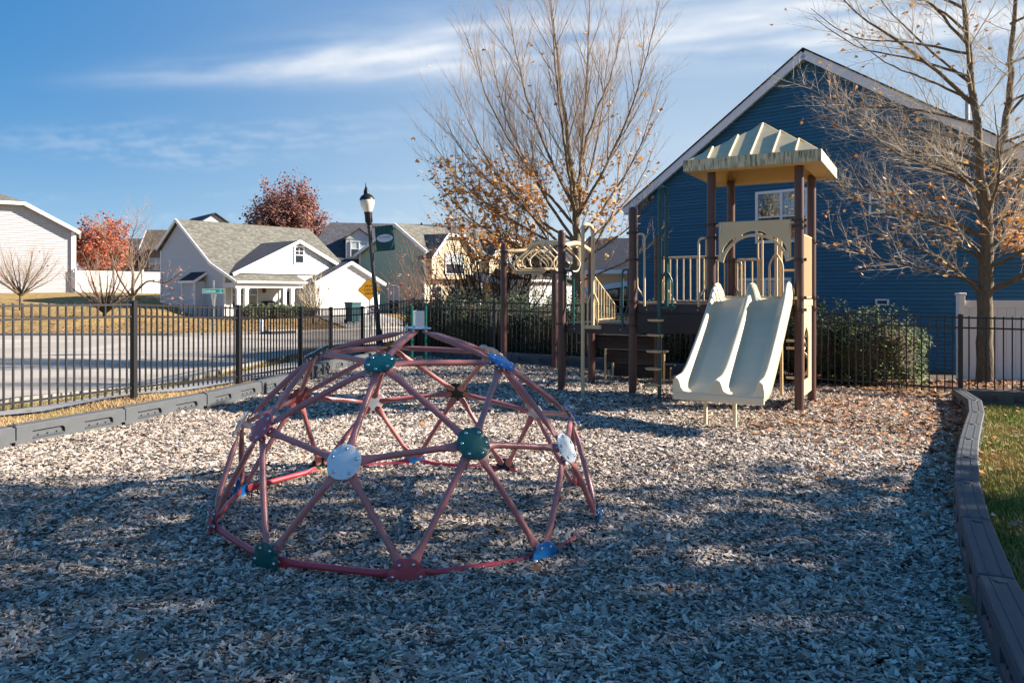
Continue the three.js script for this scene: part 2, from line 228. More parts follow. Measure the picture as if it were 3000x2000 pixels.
struct('driveway', ribbon(DRV, DRV2, .05, .4), mat.concrete, 'concrete driveway up to the white garage door');
struct('mulch_bed', gridFill(MULCH, .12, (x, D) => mulchY(x, D) - .012, 1, -8, 8, -4, 18.6), M('#40362c', .95, { map: tex(512, (u, v) => { const c = .35 + .5 * fbm(u * 30, v * 30, 4, 30) + .3 * (hash2(Math.floor(u * 512), Math.floor(v * 512)) - .5); return [c, c * .97, c * .93]; }, true, .8), bumpMap: speck, bumpScale: .02 }), 'bed of grey brown wood mulch covering the playground');

// wood chips on the mulch: far too many to count
(function chips() {
  const g = new THREE.Group(); g.name = 'wood_chips'; scene.add(g); tag(g, 'loose weathered wood chips covering the play area', null, null, 'stuff');
  const r = rng(11), vars = [], lists = [[], [], []];
  for (let v = 0; v < 3; v++) {                         // three sliver shapes: tapered, bent and stubby
    const q = [[-.5, 0, -.16], [-.3, 0, -.42], [.22, 0, -.5], [.5, 0, -.1], [.42, 0, .3], [-.2, 0, .5], [-.46, 0, .2]], P = [], I = [], n = q.length, b = [.05, -.12, .2][v];
    for (const s of [1, -1]) for (const [x, , z] of q) P.push(x * (1 + (r() - .5) * .2), s * .5 + b * x * x * 8, z * (1 + (r() - .5) * .4));
    for (let i = 1; i < n - 1; i++) { I.push(0, i + 1, i); I.push(n, n + i, n + i + 1); }
    for (let i = 0; i < n; i++) { const j = (i + 1) % n; I.push(i, j, n + i, j, n + j, n + i); }
    vars.push(geoFrom(P, null, null, null, I).toNonIndexed()); vars[v].computeVertexNormals();
  }
  for (let i = 0; i < 80; i++) for (let j = 0; j < 96; j++) {
    const cx = -8 + i * .2, cd = 1.4 + j * .18, D = cd + .09, x = cx + .1; if (Math.abs(x) > .684 * D + 1.1 || !inside(MULCH, x, D) && edgeDist(MULCH, x, D) > .15) continue;
    const den = D < 4.5 ? 5200 : D < 7 ? 3900 : D < 10 ? 2500 : D < 14 ? 1700 : 1300, n = Math.round(den * .036);
    for (let k = 0; k < n; k++) { const px = cx + r() * .2, pd = cd + r() * .18; if (!inside(MULCH, px, pd) && edgeDist(MULCH, px, pd) > .06) continue; lists[Math.floor(r() * 3)].push([px, pd]); }
  }
  const m = M('#ffffff', .85), o = new THREE.Object3D(), c = new THREE.Color();
  lists.forEach((l, v) => {
    const im = new THREE.InstancedMesh(vars[v], m, l.length); im.name = 'chip_layer'; im.castShadow = im.receiveShadow = true; im.userData.kind = 'stuff';
    l.forEach(([x, D], i) => {
      const big = D < 4.5 ? 1 : D < 7 ? 1.12 : D < 10 ? 1.35 : D < 14 ? 1.6 : 1.9, z = r(), L = (z < .4 ? .012 + .012 * r() : z < .97 ? .024 + .04 * r() * r() + .014 * r() : .06 + .03 * r()) * big;
      o.position.set(x, mulchY(x, D) + .004 + r() * .012, -D); o.rotation.set((r() - .5) * .9, r() * 6.283, (r() - .5) * .8); o.scale.set(L * 1.3, .0035 + r() * .004, L * (.2 + .24 * r())); o.updateMatrix(); im.setMatrixAt(i, o.matrix);
      const t = r(), s = (t < .2 ? .04 + .05 * r() : t < .7 ? .18 + .22 * r() : .46 + .26 * r()) * (.78 + .42 * fbm(x * .9 + 2, D * .9, 3)), w = r(); im.setColorAt(i, c.setRGB(s * (1.08 + .1 * w), s * (.92 + .03 * w), s * (.83 - .1 * w)));
    });
    g.add(im);
  });
  console.log('chips', lists.map(l => l.length).join(' '));
})();

// fallen leaves: a few curled shapes scattered thickly along the fence and the right border
const leafCurl = (() => { const out = [[0, 0], [.5, .12], [.32, .3], [.5, .5], [.18, .62], [0, 1]], P = [], I = []; const pts = [...out, ...out.slice(1, -1).reverse().map(([x, y]) => [-x, y])]; for (const [x, y] of pts) P.push(x, .22 * Math.abs(x) + .18 * Math.pow(y - .5, 2) * 2, y - .5); P.push(0, .05, 0); for (let i = 0; i < pts.length; i++) I.push(pts.length, (i + 1) % pts.length, i); return geoFrom(P, null, null, null, I); })();
function scatterLeaves(name, label, count, seed, pick, sz, yf) {
  const r = rng(seed), im = new THREE.InstancedMesh(leafCurl, M('#ffffff', .75, { side: THREE.DoubleSide }), count), o = new THREE.Object3D(), c = new THREE.Color();
  for (let i = 0; i < count; i++) {
    const [x, D] = pick(r), s = sz * (.6 + .8 * r()); o.position.set(x, yf(x, D) + .012 + r() * .02, -D); o.rotation.set((r() - .5) * .9, r() * 6.28, (r() - .5) * .9); o.scale.set(s * (.7 + .5 * r()), s * (.6 + r()), s); o.updateMatrix(); im.setMatrixAt(i, o.matrix);
    const t = r(), q = .6 + .6 * r(); im.setColorAt(i, t < .5 ? c.setRGB(.30 * q, .12 * q, .05 * q) : t < .8 ? c.setRGB(.26 * q, .165 * q, .10 * q) : t < .92 ? c.setRGB(.45 * q, .20 * q, .05 * q) : c.setRGB(.40 * q, .33 * q, .24 * q));
  }
  im.name = name; im.castShadow = im.receiveShadow = true; scene.add(im); tag(im, label, null, null, 'stuff'); return im;
}
const lineT = (a, b, t, o) => { const dx = b[0] - a[0], dy = b[1] - a[1], l = Math.hypot(dx, dy); return [a[0] + dx * t + dy / l * o, a[1] + dy * t - dx / l * o]; };
scatterLeaves('fallen_leaves', 'rusty fallen leaves heaped on the mulch beside the curved right border', 3000, 21, r => { for (;;) { const k = Math.floor(r() * 6), p = lineT(BORDER_R[k], BORDER_R[k + 1], r(), .1 + Math.pow(r(), 2.2) * 2.4 * (k < 4 ? 1 : .5)); if (inside(MULCH, ...p) && r() < (k < 3 ? 1 : k < 4 ? .45 : .12)) return p; } }, .06, mulchY);
scatterLeaves('fallen_leaves', 'brown leaves drifted along the foot of the back fence', 2600, 22, r => lineT([-2.2, 18.1], [7.4, 12.5], r(), -.5 + Math.pow(r(), 1.8) * 1.7), .06, mulchY);
scatterLeaves('fallen_leaves', 'dark leaf litter around the foot of the maple by the white vinyl fence', 3000, 23, r => [6.2 + r() * 6, 12.6 + r() * 3.2], .075, ht);
scatterLeaves('fallen_leaves', 'single leaves scattered thinly over the open mulch', 420, 24, r => { for (;;) { const p = [-6 + r() * 12.5, 2.8 + Math.pow(r(), .8) * 13]; if (inside(MULCH, ...p)) return p; } }, .058, mulchY);
scatterLeaves('fallen_leaves', 'leaves lying in the grass outside the right border', 900, 25, r => { for (;;) { const p = [2.4 + r() * 7, 2.5 + r() * 8.6]; if (!inside(MULCH, ...p)) return p; } }, .05, (x, D) => ht(x, D) + .04);
scatterLeaves('fallen_leaves', 'brown leaves strewn over the lawns across the street', 9000, 26, r => { for (;;) { const p = [-34 + r() * 34, 29.5 + Math.pow(r(), 1.5) * 18]; if (!inside(ROAD, ...p)) return p; } }, .085, (x, D) => ht(x, D) + .02);

// grass blades: the green lawn by the right border and the straw strip inside the left fence
function grass(name, label, count, seed, pick, hgt, cols) {
  const g = geoFrom([-.5, 0, 0, .5, 0, 0, -.32, .5, .1, .32, .5, .1, 0, 1, .38], null, null, null, [0, 1, 3, 0, 3, 2, 2, 3, 4]), r = rng(seed);
  const im = new THREE.InstancedMesh(g, M('#ffffff', .8, { side: THREE.DoubleSide }), count), o = new THREE.Object3D(), c = new THREE.Color();
  for (let i = 0; i < count; i++) { const [x, D] = pick(r), h = hgt * (.5 + r()); o.position.set(x, ht(x, D) - .012, -D); o.rotation.set((r() - .5) * 1.3, r() * 6.28, (r() - .5) * 1.3); o.scale.set(.007 + .005 * r(), h, h); o.updateMatrix(); im.setMatrixAt(i, o.matrix); const k = fbm(x * 1.3 + 5, D * 1.3, 3) + (r() - .5) * .5, a = k > .5 ? cols[0] : cols[1], q = .7 + .6 * r(); im.setColorAt(i, c.setRGB(a[0] * q, a[1] * q, a[2] * q)); }
  im.name = name; im.castShadow = im.receiveShadow = true; scene.add(im); tag(im, label, null, null, 'stuff');
}
grass('grass', 'short green and tan grass outside the right border', 60000, 31, r => { for (;;) { const p = [1.8 + r() * 7.4, 2 + r() * 10]; if (!inside(MULCH, ...p) && p[0] < .684 * p[1] + 1.5) return p; } }, .055, [[.21, .25, .04], [.38, .29, .10]]);
grass('straw_grass', 'dry straw coloured grass between the left border and the fence', 26000, 32, r => { for (;;) { const p = [-7.4 + r() * 4, 6.4 + r() * 12]; if (!inside(MULCH, ...p) && p[0] > -.55 * p[1] - 1.6 && p[0] > -6.1 + (p[1] - 9.2) * .32 - .3 && p[1] < 14 || r() < .002) return p; } }, .05, [[.42, .31, .17], [.34, .23, .12]]);
grass('verge_grass', 'narrow green verge between pavement and street', 16000, 33, r => { const k = 2 + Math.floor(r() * 6), t = r(), a = offs(SW_IN, 1.05), b = offs(ROAD_NEAR, -.2); const p = [mix(a[k][0], a[k + 1]?.[0] ?? a[k][0], t), mix(a[k][1], a[k + 1]?.[1] ?? a[k][1], t)]; return [p[0] - r() * .55, p[1] + (r() - .5) * .2]; }, .07, [[.15, .17, .04], [.40, .29, .11]]);
// ---------------------------------------------------------------- climbing dome (a two-frequency geodesic half sphere)
(function dome() {
  const R = 1.5, SY = .943, g = thing('climbing_dome', 'low geodesic climbing dome of faded red tubes with round coloured joint plates', 'climbing dome', [-.5323 * R, 0, -3.9675 * R]);
  g.rotation.order = 'ZYX'; g.rotation.set(0, .1136, -.0328);
  const rad = Math.PI / 180, hubs = [], at = (lat, az, m, val) => { hubs.push({ p: V(Math.cos(lat * rad) * Math.sin(az * rad) * R, Math.sin(lat * rad) * R * SY, Math.cos(lat * rad) * Math.cos(az * rad) * R), m, lat, az, n: [] }); };
  at(90, 0, 'hubWhite');
  [[-18, 'hubGreen'], [54, 'hubBlue'], [126, 'hubWhite'], [198, 'hubDark'], [270, 'hubGreen']].forEach(a => at(58.28, ...a));
  [-18, 54, 126, 198, 270].forEach(a => at(26.57, a, 'hubWhite'));
  [[18, 'hubGreen'], [90, 'hubBlue'], [162, 'hubDark'], [234, 'hubRed'], [306, 'hubRed']].forEach(a => at(31.72, ...a));
  ['hubRed', 'hubBlue', 'hubBlue', 'hubRed', 'hubDark', 'hubBlue', 'hubDark', 'hubBlue', 'hubRed', 'hubGreen'].forEach((m, k) => at(0, 36 * k, m));
  const un = h => V(h.p.x, h.p.y / SY, h.p.z);
  const edges = [];
  for (let i = 0; i < hubs.length; i++) for (let j = i + 1; j < hubs.length; j++) { const d = un(hubs[i]).distanceTo(un(hubs[j])) / R; if (d < .66) { edges.push([i, j]); hubs[i].n.push(j); hubs[j].n.push(i); } }
  const nrm = h => V(h.p.x, h.p.y / SY / SY, h.p.z).normalize();
  for (const [i, j] of edges) {
    const a = hubs[i], b = hubs[j], na = nrm(a), nb = nrm(b), base = a.lat === 0 && b.lat === 0, d = V().subVectors(b.p, a.p).normalize(), L = a.p.distanceTo(b.p), st = [];
    const pa = a.p.clone().addScaledVector(na, -.014), pb = b.p.clone().addScaledVector(nb, -.014);
    for (const s of [.058, .066, .08, .105, .135, .17, .22, L / 2, L - .22, L - .17, L - .135, L - .105, L - .08, L - .066, L - .058]) {
      const t = s / L, e = Math.min(s, L - s), f = smooth(.095, .215, e), w = e < .062 ? .012 : e < .07 ? .026 : mix(.034, .0215, f), th = mix(.0055, .0215, f);
      const p = pa.clone().lerp(pb, t); p.addScaledVector(na.clone().lerp(nb, t).normalize(), -.004 + mix(.004, .010 * Math.sin(Math.PI * t), f)); st.push({ p, a: w, b: th, n: na.clone().lerp(nb, t).normalize() });
    }
    mesh('strut', loft(st, 12), base ? mat.redBase : mat.red, g);
  }
  for (const h of hubs) {                                // pressed round plate with creases between the tubes, bolts at the rim
    const n = nrm(h), q = new THREE.Quaternion().setFromUnitVectors(V(0, 1, 0), n), inv = q.clone().invert(), up = a => { const v = V().subVectors(hubs[a].p, h.p).applyQuaternion(inv); return Math.atan2(v.z, v.x); };
    const ang = h.n.map(up).sort((a, b) => a - b), mids = ang.map((a, i) => { const b = ang[(i + 1) % ang.length] + (i === ang.length - 1 ? Math.PI * 2 : 0); return b - a < 2.2 ? (a + b) / 2 : null; }).filter(v => v !== null);
    const P = [], I = [], NS = 48, rings = [0, .03, .055, .075, .092, .104, .112, .113, .108];
    rings.forEach((r, k) => { for (let i = 0; i < NS; i++) { const t = i / NS * 2 * Math.PI; let c = 0; for (const m of mids) { let e = Math.abs(((t - m + 9 * Math.PI) % (2 * Math.PI)) - Math.PI); c = Math.max(c, Math.exp(-Math.pow(e / .11, 2))); } const y = (k === 7 ? -.006 : k === 8 ? -.009 : .007 * (1 - Math.pow(r / .113, 2)) - .0075 * c * smooth(.055, .11, r)), rr = r * (1 - .055 * c * smooth(.08, .112, r)); P.push(Math.cos(t) * rr, y, Math.sin(t) * rr); } });
    for (let k = 0; k < rings.length - 1; k++) for (let i = 0; i < NS; i++) { const j = (i + 1) % NS, a = k * NS + i, b = k * NS + j; I.push(a, b, a + NS, b, b + NS, a + NS); }
    const top = geoFrom(P, null, null, null, I), back = new THREE.CircleGeometry(.108, 40); back.rotateX(Math.PI / 2); back.translate(0, -.009, 0);
    const m = mesh('joint_plate', merge([top, back]), mat[h.m], g); m.position.copy(h.p); m.quaternion.copy(q);
    for (const a of ang) { const b = new THREE.SphereGeometry(.0125, 10, 5, 0, 6.2832, 0, 1.5); b.scale(1, .75, 1); const o = mesh('bolt', b, mat.bolt, m); o.position.set(Math.cos(a) * .083, .0032, Math.sin(a) * .083); const w = new THREE.CylinderGeometry(.011, .013, .012, 8); const i = mesh('bolt', w, mat.bolt, m); i.position.set(Math.cos(a) * .083, -.03, Math.sin(a) * .083); }
  }
})();

// ---------------------------------------------------------------- black metal fences
const FH = 1.42;
const picketGeo = new THREE.BoxGeometry(.02, 1.31, .02); picketGeo.translate(0, .735, 0);
const postGeo = merge([rbox(.074, 1.5, .074, 0, .64, 0, .006), rbox(.088, .022, .088, 0, 1.4, 0, .006), (() => { const c = new THREE.ConeGeometry(.052, .02, 4); c.rotateY(Math.PI / 4); c.translate(0, 1.42, 0); return c; })()]);
function fence(label, group, posts, pickets) {
  const p0 = posts[0], g = thing('picket_fence', label, 'fence', [p0[0], 0, -p0[1]], 0, group);
  posts.forEach(([x, D, y], i) => {
    if (!posts[i].skip) { const m = mesh('post', postGeo, mat.black, g); m.position.set(x - p0[0], y, -(D - p0[1])); const q = posts[i + 1] || posts[i - 1]; m.rotation.y = Math.atan2(D - q[1], q[0] - x) * (posts[i + 1] ? -1 : -1); }
    if (i === posts.length - 1) return;
    const [x2, D2, y2] = posts[i + 1], dx = x2 - x, dz = -(D2 - D), L = Math.hypot(dx, dz), turn = Math.atan2(-dz, dx), tilt = Math.atan2(y2 - y, L);
    for (const h of [1.36, 1.19, .16]) { const r = mesh('rail', box(L - .05, .028, .026), mat.black, g); r.position.set(x - p0[0] + dx / 2, (y + y2) / 2 + h, -(D - p0[1]) + dz / 2); r.rotation.set(0, turn, tilt, 'YZX'); }
    const n = pickets[i] ?? Math.round(L / .116);
    for (let k = 1; k < n; k++) { const t = k / n, m = mesh('picket', picketGeo, mat.black, g); m.position.set(x - p0[0] + dx * t, mix(y, y2, t), -(D - p0[1]) + dz * t); m.rotation.y = turn; }
  });
  return g;
}
fence('black picket fence run between the pavement and the left border', 'black picket fences', [[-7.5, 6.4, .18], [-6.44, 8.6, .17], [-5.49, 10.85, .155], [-4.83, 13.19, .053], [-4.41, 15.6, -.02], [-4.34, 17.9, -.07], [-4.05, 20.2, -.09]], [21, 21, 21, 21, 20, 20]);
fence('short black picket fence bay climbing to the hedge corner behind the lamp post', 'black picket fences', [Object.assign([-4.05, 20.2, -.09], { skip: true }), [-2.385, 18.4, .16]], [20]);
const BK = t => [-2.385 + 9.945 * t, 18.4 - 5.8 * t, mix(.14, -.09, t)];
fence('long black picket fence run in front of the dark hedges and blue house', 'black picket fences', [Object.assign([...BK(0)], { skip: true }), BK(.2), BK(.4), BK(.6), BK(.8), BK(1)], [20, 20, 20, 20, 20]);
fence('black picket fence bay in front of the maple trunk', 'black picket fences', [Object.assign([...BK(1)], { skip: true }), [9.67, 11.4, -.11], [11.77, 10.17, -.08], [13.87, 8.95, -.04], [15.97, 7.72, 0]], [20, 20, 20, 20]);

// ---------------------------------------------------------------- plastic border timbers round the mulch
const timberGeo = (() => {                              // length 1 along x, front face +z with two recessed hand slots, a half-height tongue at one end
  const s = new THREE.Shape(), H = .3, z = .05; s.moveTo(-.5, -z); s.lineTo(-.34, -z); s.lineTo(-.33, -z + .03); s.lineTo(-.10, -z + .03); s.lineTo(-.09, -z); s.lineTo(.09, -z); s.lineTo(.10, -z + .03); s.lineTo(.33, -z + .03); s.lineTo(.34, -z); s.lineTo(.46, -z); s.lineTo(.46, .09); s.lineTo(.505, .09); s.lineTo(.505, H - .055); s.quadraticCurveTo(.505, H - z, .49, H - z); s.lineTo(-.47, H - z); s.quadraticCurveTo(-.49, H - z, -.49, H - z - .02); s.lineTo(-.49, .105); s.lineTo(-.5, .105); s.closePath();
  const slot = (a, b) => { const p = new THREE.Path(); p.moveTo(a, .092); p.lineTo(b - .03, .092); p.quadraticCurveTo(b, .092, b, .13); p.quadraticCurveTo(b, .186, b - .03, .186); p.lineTo(a, .186); p.closePath(); return p; };
  s.holes.push(slot(-.36, -.08), slot(.10, .38));
  const face = extr(s, .03, 0, 5); face.translate(0, 0, .062);
  const body = rbox(.99, .245, .12, 0, .125, 0, .012), ribs = [];
  for (const c of [-.30, -.22, -.14, .16, .24, .32]) ribs.push(box(.008, .035, .022, c, .118, .068));
  const sill = [box(.27, .03, .03, -.22, .1, .074, 0, .5), box(.27, .03, .03, .24, .1, .074, 0, .5)];
  return merge([face.toNonIndexed(), body, ...ribs, ...sill]);
})();
const capGeo = (() => { const b = rbox(1.0, .03, .17, 0, .25, .0, .012), r = [box(.96, .006, .012, 0, .266, .035), box(.96, .006, .012, 0, .266, -.035), cyl(.035, .03, .012, -.44, .262, 0, 14)]; return merge([b, ...r]); })();
function border(pts, flip, labels, group, m) {
  for (let i = 0; i < pts.length - 1; i++) {
    const [x, D] = pts[i], [x2, D2] = pts[i + 1], L = Math.hypot(x2 - x, D2 - D), cx = (x + x2) / 2, cd = (D + D2) / 2, y0 = ht(x, D), y1 = ht(x2, D2);
    const g = thing('border_timber', labels(i), 'border', [cx, (y0 + y1) / 2 - .015, -cd], 0, group), turn = Math.atan2(D2 - D, x2 - x);
    g.rotation.order = 'YZX'; g.rotation.y = turn + (flip ? Math.PI : 0); g.rotation.z = Math.atan2(y1 - y0, L) * (flip ? -1 : 1);
    const b = mesh('body', timberGeo, m, g); b.scale.set(L * .995, 1, 1); const c = mesh('top_cap', capGeo, m, g); c.scale.set(L * .985, 1, 1);
  }
}
border(BORDER_L, false, i => `grey slotted border timber, ${ORD[i]} from the near end along the left fence`, 'left border timbers', mat.timber);
border([...BORDER_R].reverse(), true, i => `dark border timber, ${ORD[i]} from the near end along the curved right edge`, 'right border timbers', mat.timber);
border([[7.1, 11.9], [8.3, 11.55], [9.5, 11.2]], false, i => ['dark border timber by the fence post at the corner of the grass', 'dark border timber under the fence, farther along from the corner'][i], 'grass edge timbers', mat.timber);
border([0, .11, .22, .33, .44, .55, .66].map(t => lineT([-2.0, 18.0], [7.3, 12.5], t, .02)), false, i => `shaded border timber at the foot of the back fence, ${ORD[i]} from the notice board`, 'back border timbers', mat.timber);
// ---------------------------------------------------------------- play structure on a 1.2255 m post grid (local x along the slide front, local z towards the slide exit)
(function play() {
  const s = 1.2255, T = -29.4 * Math.PI / 180, g = thing('play_structure', 'brown and cream play tower with hip roof, double slide, climbers and overhead loops', 'play structure', [2.951, 0, -11.06], T);
  const loc = (lx, lz) => [2.951 + lx * Math.cos(T) + lz * Math.sin(T), 11.06 - (-lx * Math.sin(T) + lz * Math.cos(T))];   // local to (x, D)
  const gy = (lx, lz) => mulchY(...loc(lx, lz)), B = new THREE.BoxGeometry(1, 1, 1), dk = 1.52, dk3 = 1.2;
  const posts = { A: [0, 0, 3.5], B: [s, 0, 3.5], C: [0, -s, 3.5], D: [s, -s, 3.5], E: [-s, 0, 3.03], F: [-s, -s, 2.69], G: [-2 * s, 0, 2.72], H: [-2 * s, -s, 2.7], I: [-4.751, -2.074, 2.68], J: [-4.024, -2.942, 2.68] };
  const P = k => posts[k];
  for (const k in posts) {
    const [x, z, h] = posts[k], y = gy(x, z) - .25, r = .0635, cap = h < 3.4, m = mesh('post', merge([cyl(r, r, h - y - (cap ? .05 : 0), x, y, z, 22), ...(cap ? [(() => { const c = new THREE.SphereGeometry(r, 20, 7, 0, 6.2832, 0, Math.PI / 2); c.scale(1, .8, 1); c.translate(x, h - .05, z); return c; })()] : [])]), mat.brown, g);
    const cl = { A: [2.69, 2.5, 2.2, 1.6, 1.45], B: [2.7, 2.62, 2.15, 1.62, 1.45], C: [2.2, 1.5], D: [2.48, 1.62, 1.45], E: [2.62, 2.2, 1.55, 1.35, 1.18], F: [2.28, 1.98, 1.5], G: [2.45, 2.02, 1.18], H: [2.42, 2.0, 1.2], I: [2.52], J: [2.52] }[k];
    for (const y of cl) { const c = mesh('clamp', merge([cyl(.074, .074, .042, x, y - .02, z, 18), rbox(.035, .042, .03, x + .082, y, z, .004, 0), rbox(.035, .042, .03, x - .082, y, z, .004, 0)]), mat.clamp, m); }
  }
  // decks: a perforated steel plate with folded edges
  function deck(x, z, y) { const d = mesh('deck', merge([rbox(s - .06, .05, s - .06, x, y - .025, z, .008), box(s - .12, .13, .02, x, y - .1, z + s / 2 - .04), box(s - .12, .13, .02, x, y - .1, z - s / 2 + .04), box(.02, .13, s - .12, x + s / 2 - .04, y - .1, z), box(.02, .13, s - .12, x - s / 2 + .04, y - .1, z)]), mat.deckDark, g); for (const t of [-.4, 0, .4]) mesh('bolt', cyl(.011, .011, .012, x + t, y - .1, z + s / 2 - .036).rotateX(0), mat.bolt, d); }
  deck(s / 2, -s / 2, dk); deck(-s / 2, -s / 2, dk); deck(-1.5 * s, -s / 2, dk3);
  mesh('kick_panel', rbox(s - .16, .30, .03, -s / 2, dk - .3, .0, .006), mat.perf, g);
  mesh('kick_panel', rbox(.03, .34, s - .16, -s, 1.38, -s / 2, .006), mat.perf, g);
  // bar rails: top bar, bottom bar, uprights
  function bars(x0, z0, x1, z1, y0, y1, n, rr = .013, slopeTop = 0) {
    const top = pipe([[x0, y1, z0], [x1, y1 - slopeTop, z1]], .018), m = mesh('guard_rail', top, mat.cream, g); mesh('rail_bar', pipe([[x0, y0, z0], [x1, y0, z1]], .014), mat.cream, m);
    for (let i = 0; i <= n; i++) { const t = i / n; mesh('rail_bar', pipe([[mix(x0, x1, t), y0, mix(z0, z1, t)], [mix(x0, x1, t), y1 - slopeTop * t, mix(z0, z1, t)]], rr, 0, 7), mat.cream, m); } return m;
  }
  bars(-s + .1, -s, -.1, -s, dk + .03, 2.28, 9);                          // back of the middle deck
  bars(s, -.1, s, -s + .1, dk + .1, 2.52, 11, .014);                      // side of the tower
  bars(.1, -s, .45, -s, dk + .03, 2.22, 3);
  // hand holds beside the openings: a closed loop bolted to the post and the deck edge
  function hold(x, z, dir, y0, y1, m, w = .13, ax = 'x') { const d = t => ax === 'x' ? [x + dir * t, z] : [x, z + dir * t], q = (t, y) => { const [a, b] = d(t); return [a, y, b]; }; mesh('hand_hold', merge([pipe([q(.05, y1), q(w + .06, y1), q(w + .06, y0 + .02), q(w + .06, y0 - .12)], .018, .09, 9), pipe([q(.075, y1 - .01), q(.075, y0 + .16), q(w + .06, y0 + .02)], .014, .05, 8)]), m, g); }
  hold(0, .0, -1, dk + .08, 2.5, mat.cream); hold(-s, .0, 1, dk + .08, 2.6, mat.cream); hold(-2 * s, .0, 1, dk3 + .08, 2.05, mat.greenPipe, .15); hold(-s, .0, -1, dk3 + .08, 2.05, mat.greenPipe, .11);
  hold(.35, -s, 1, dk + .1, 2.62, mat.cream, .08); hold(0, -s, 1, dk + .1, 2.2, mat.cream, .1);
  // hooped climbing poles: a tall hoop from the ground to the deck, small braced foot on the deck
  function hoop(x, off, yd, top, m, steps) {
    const gp = gy(x, off) - .3, h = mesh('climbing_pole', merge([pipe([[x, gp, off], [x, top - .06, off], [x, top, off * .5], [x, top - .06, .03], [x, yd - .05, .03]], .029, .17, 12, 7), pipe([[x - .09, yd - .05, .03], [x - .09, yd + .35, .03], [x, yd + .52, .03], [x + .09, yd + .35, .03], [x + .09, yd - .05, .03]], .014, .06, 8), rbox(.3, .06, .05, x, yd - .06, .04, .01)]), m, g);
    if (steps) [.26, .5, .76, 1.0, 1.22].forEach((y, i) => { const a = [2.6, 2.9, 3.05, 3.0, 2.9][i], cx = x + Math.cos(a) * .1, cz = off + Math.sin(a) * .02; const c = new THREE.CylinderGeometry(.125, .11, .026, 20); c.translate(x - .1 + i * .012, gy(x, off) + y - .02, off + .02); const p = mesh('step_disc', c, mat.cream, h); });
  }
  hoop(-.55 * s, .36, dk, 3.28, mat.greenPipe, true);
  hoop(-1.54 * s, .42, dk3, 2.78, mat.cream, false);
  mesh('climbing_pole', merge([pipe([[.70, dk, -s - .02], [.70, 2.62, -s - .02], [.70, 2.68, -s - .12], [.70, 2.62, -s - .4], [.70, 0, -s - .5]], .026, .12, 10), pipe([[.60, dk - .02, -s], [.60, dk + .62, -s], [.70, dk + .8, -s], [.80, dk + .62, -s], [.80, dk - .02, -s]], .016, .07, 8), pipe([[.70, 2.05, -s - .43], [1.0, 2.05, -s - .43], [1.12, 1.86, -s - .43], [1.0, 1.66, -s - .43]], .017, .12, 8)]), mat.cream, g);
  for (const [y, k] of [[1.15, 0], [.55, 1]]) mesh('climbing_ring', pipe([[.78, y + .24, -s - .45], [.98, y + .24, -s - .45], [1.12, y + .12, -s - .45], [1.12, y - .12, -s - .45], [.98, y - .24, -s - .45], [.78, y - .24, -s - .45]], .018, .12, 9), mat.cream, g);
  // arched header panel over the slide
  {
    const w = 1.0, sh = new THREE.Shape(), yc = -.0966, R = .4466, on = (a, r) => [Math.cos(a) * r, yc + Math.sin(a) * r]; sh.moveTo(-w / 2, 0); for (let i = 0; i <= 20; i++) sh.lineTo(...on(Math.PI * (.945 - .89 * i / 20), R)); sh.lineTo(w / 2, 0); sh.lineTo(w / 2, .57); sh.lineTo(-w / 2, .57); sh.closePath();
    const cres = (a0, a1) => { const p = new THREE.Path(), N = 9; for (let i = 0; i <= N; i++) { const q = on(mix(a0, a1, i / N) * Math.PI / 180, R + .034); i ? p.lineTo(...q) : p.moveTo(...q); } for (let i = N; i >= 0; i--) p.lineTo(...on(mix(a0, a1, i / N) * Math.PI / 180, R + .038 + .044 * Math.pow(Math.sin(Math.PI * (.08 + .84 * i / N)), .5))); p.closePath(); return p; };
    sh.holes.push(cres(153, 121), cres(110, 70), cres(59, 27));
    const e = extr(sh, .02, .003, 8); e.translate(s / 2, 2.15, -.01); const m = mesh('arch_panel', e, mat.cream, g);
    for (const x of [.06, s - .06]) for (const y of [2.68, 2.17]) mesh('bracket', merge([pipe([[x < .5 ? .06 : s - .06, y, .0], [x < .5 ? .13 : s - .13, y, 0]], .02, 0, 9), rbox(.04, .1, .034, x < .5 ? .14 : s - .14, y - .03 + (y < 2.4 ? .09 : 0), 0, .008)]), mat.cream, m);
    for (const x of [.14, s - .14]) for (const y of [2.63, 2.68, 2.2, 2.25]) { const b = new THREE.CylinderGeometry(.009, .009, .05, 8); b.rotateX(Math.PI / 2); b.translate(x, y, 0); mesh('bolt', b, mat.bolt, m); }
  }
  // lower play panel under the deck on the tower's outer side, with an arched opening
  { const sh = new THREE.Shape(); const w = s - .2; sh.moveTo(-w / 2, 0); sh.lineTo(w / 2, 0); sh.lineTo(w / 2, 1.3); sh.lineTo(-w / 2, 1.3); sh.closePath(); const p = new THREE.Path(); p.moveTo(-.22, .22); p.lineTo(.22, .22); p.lineTo(.22, .85); p.quadraticCurveTo(0, 1.12, -.22, .85); p.closePath(); sh.holes.push(p); const e = extr(sh, .02); e.rotateY(Math.PI / 2); e.translate(s - .01, .2, -s / 2); const m = mesh('play_panel', e, mat.cream, g); const k = new THREE.TorusGeometry(.07, .016, 8, 20); k.rotateY(Math.PI / 2); k.translate(s + .03, .95, -.2); mesh('steering_wheel', k, mat.cream, m); mesh('wheel_hub', (() => { const c = new THREE.CylinderGeometry(.03, .03, .09, 12); c.rotateZ(Math.PI / 2); c.translate(s + .02, .95, -.2); return c; })(), mat.brown, m); mesh('deck_trim', merge([rbox(.05, .1, s - .14, s, dk + .02, -s / 2, .01)]), mat.cream, g); }
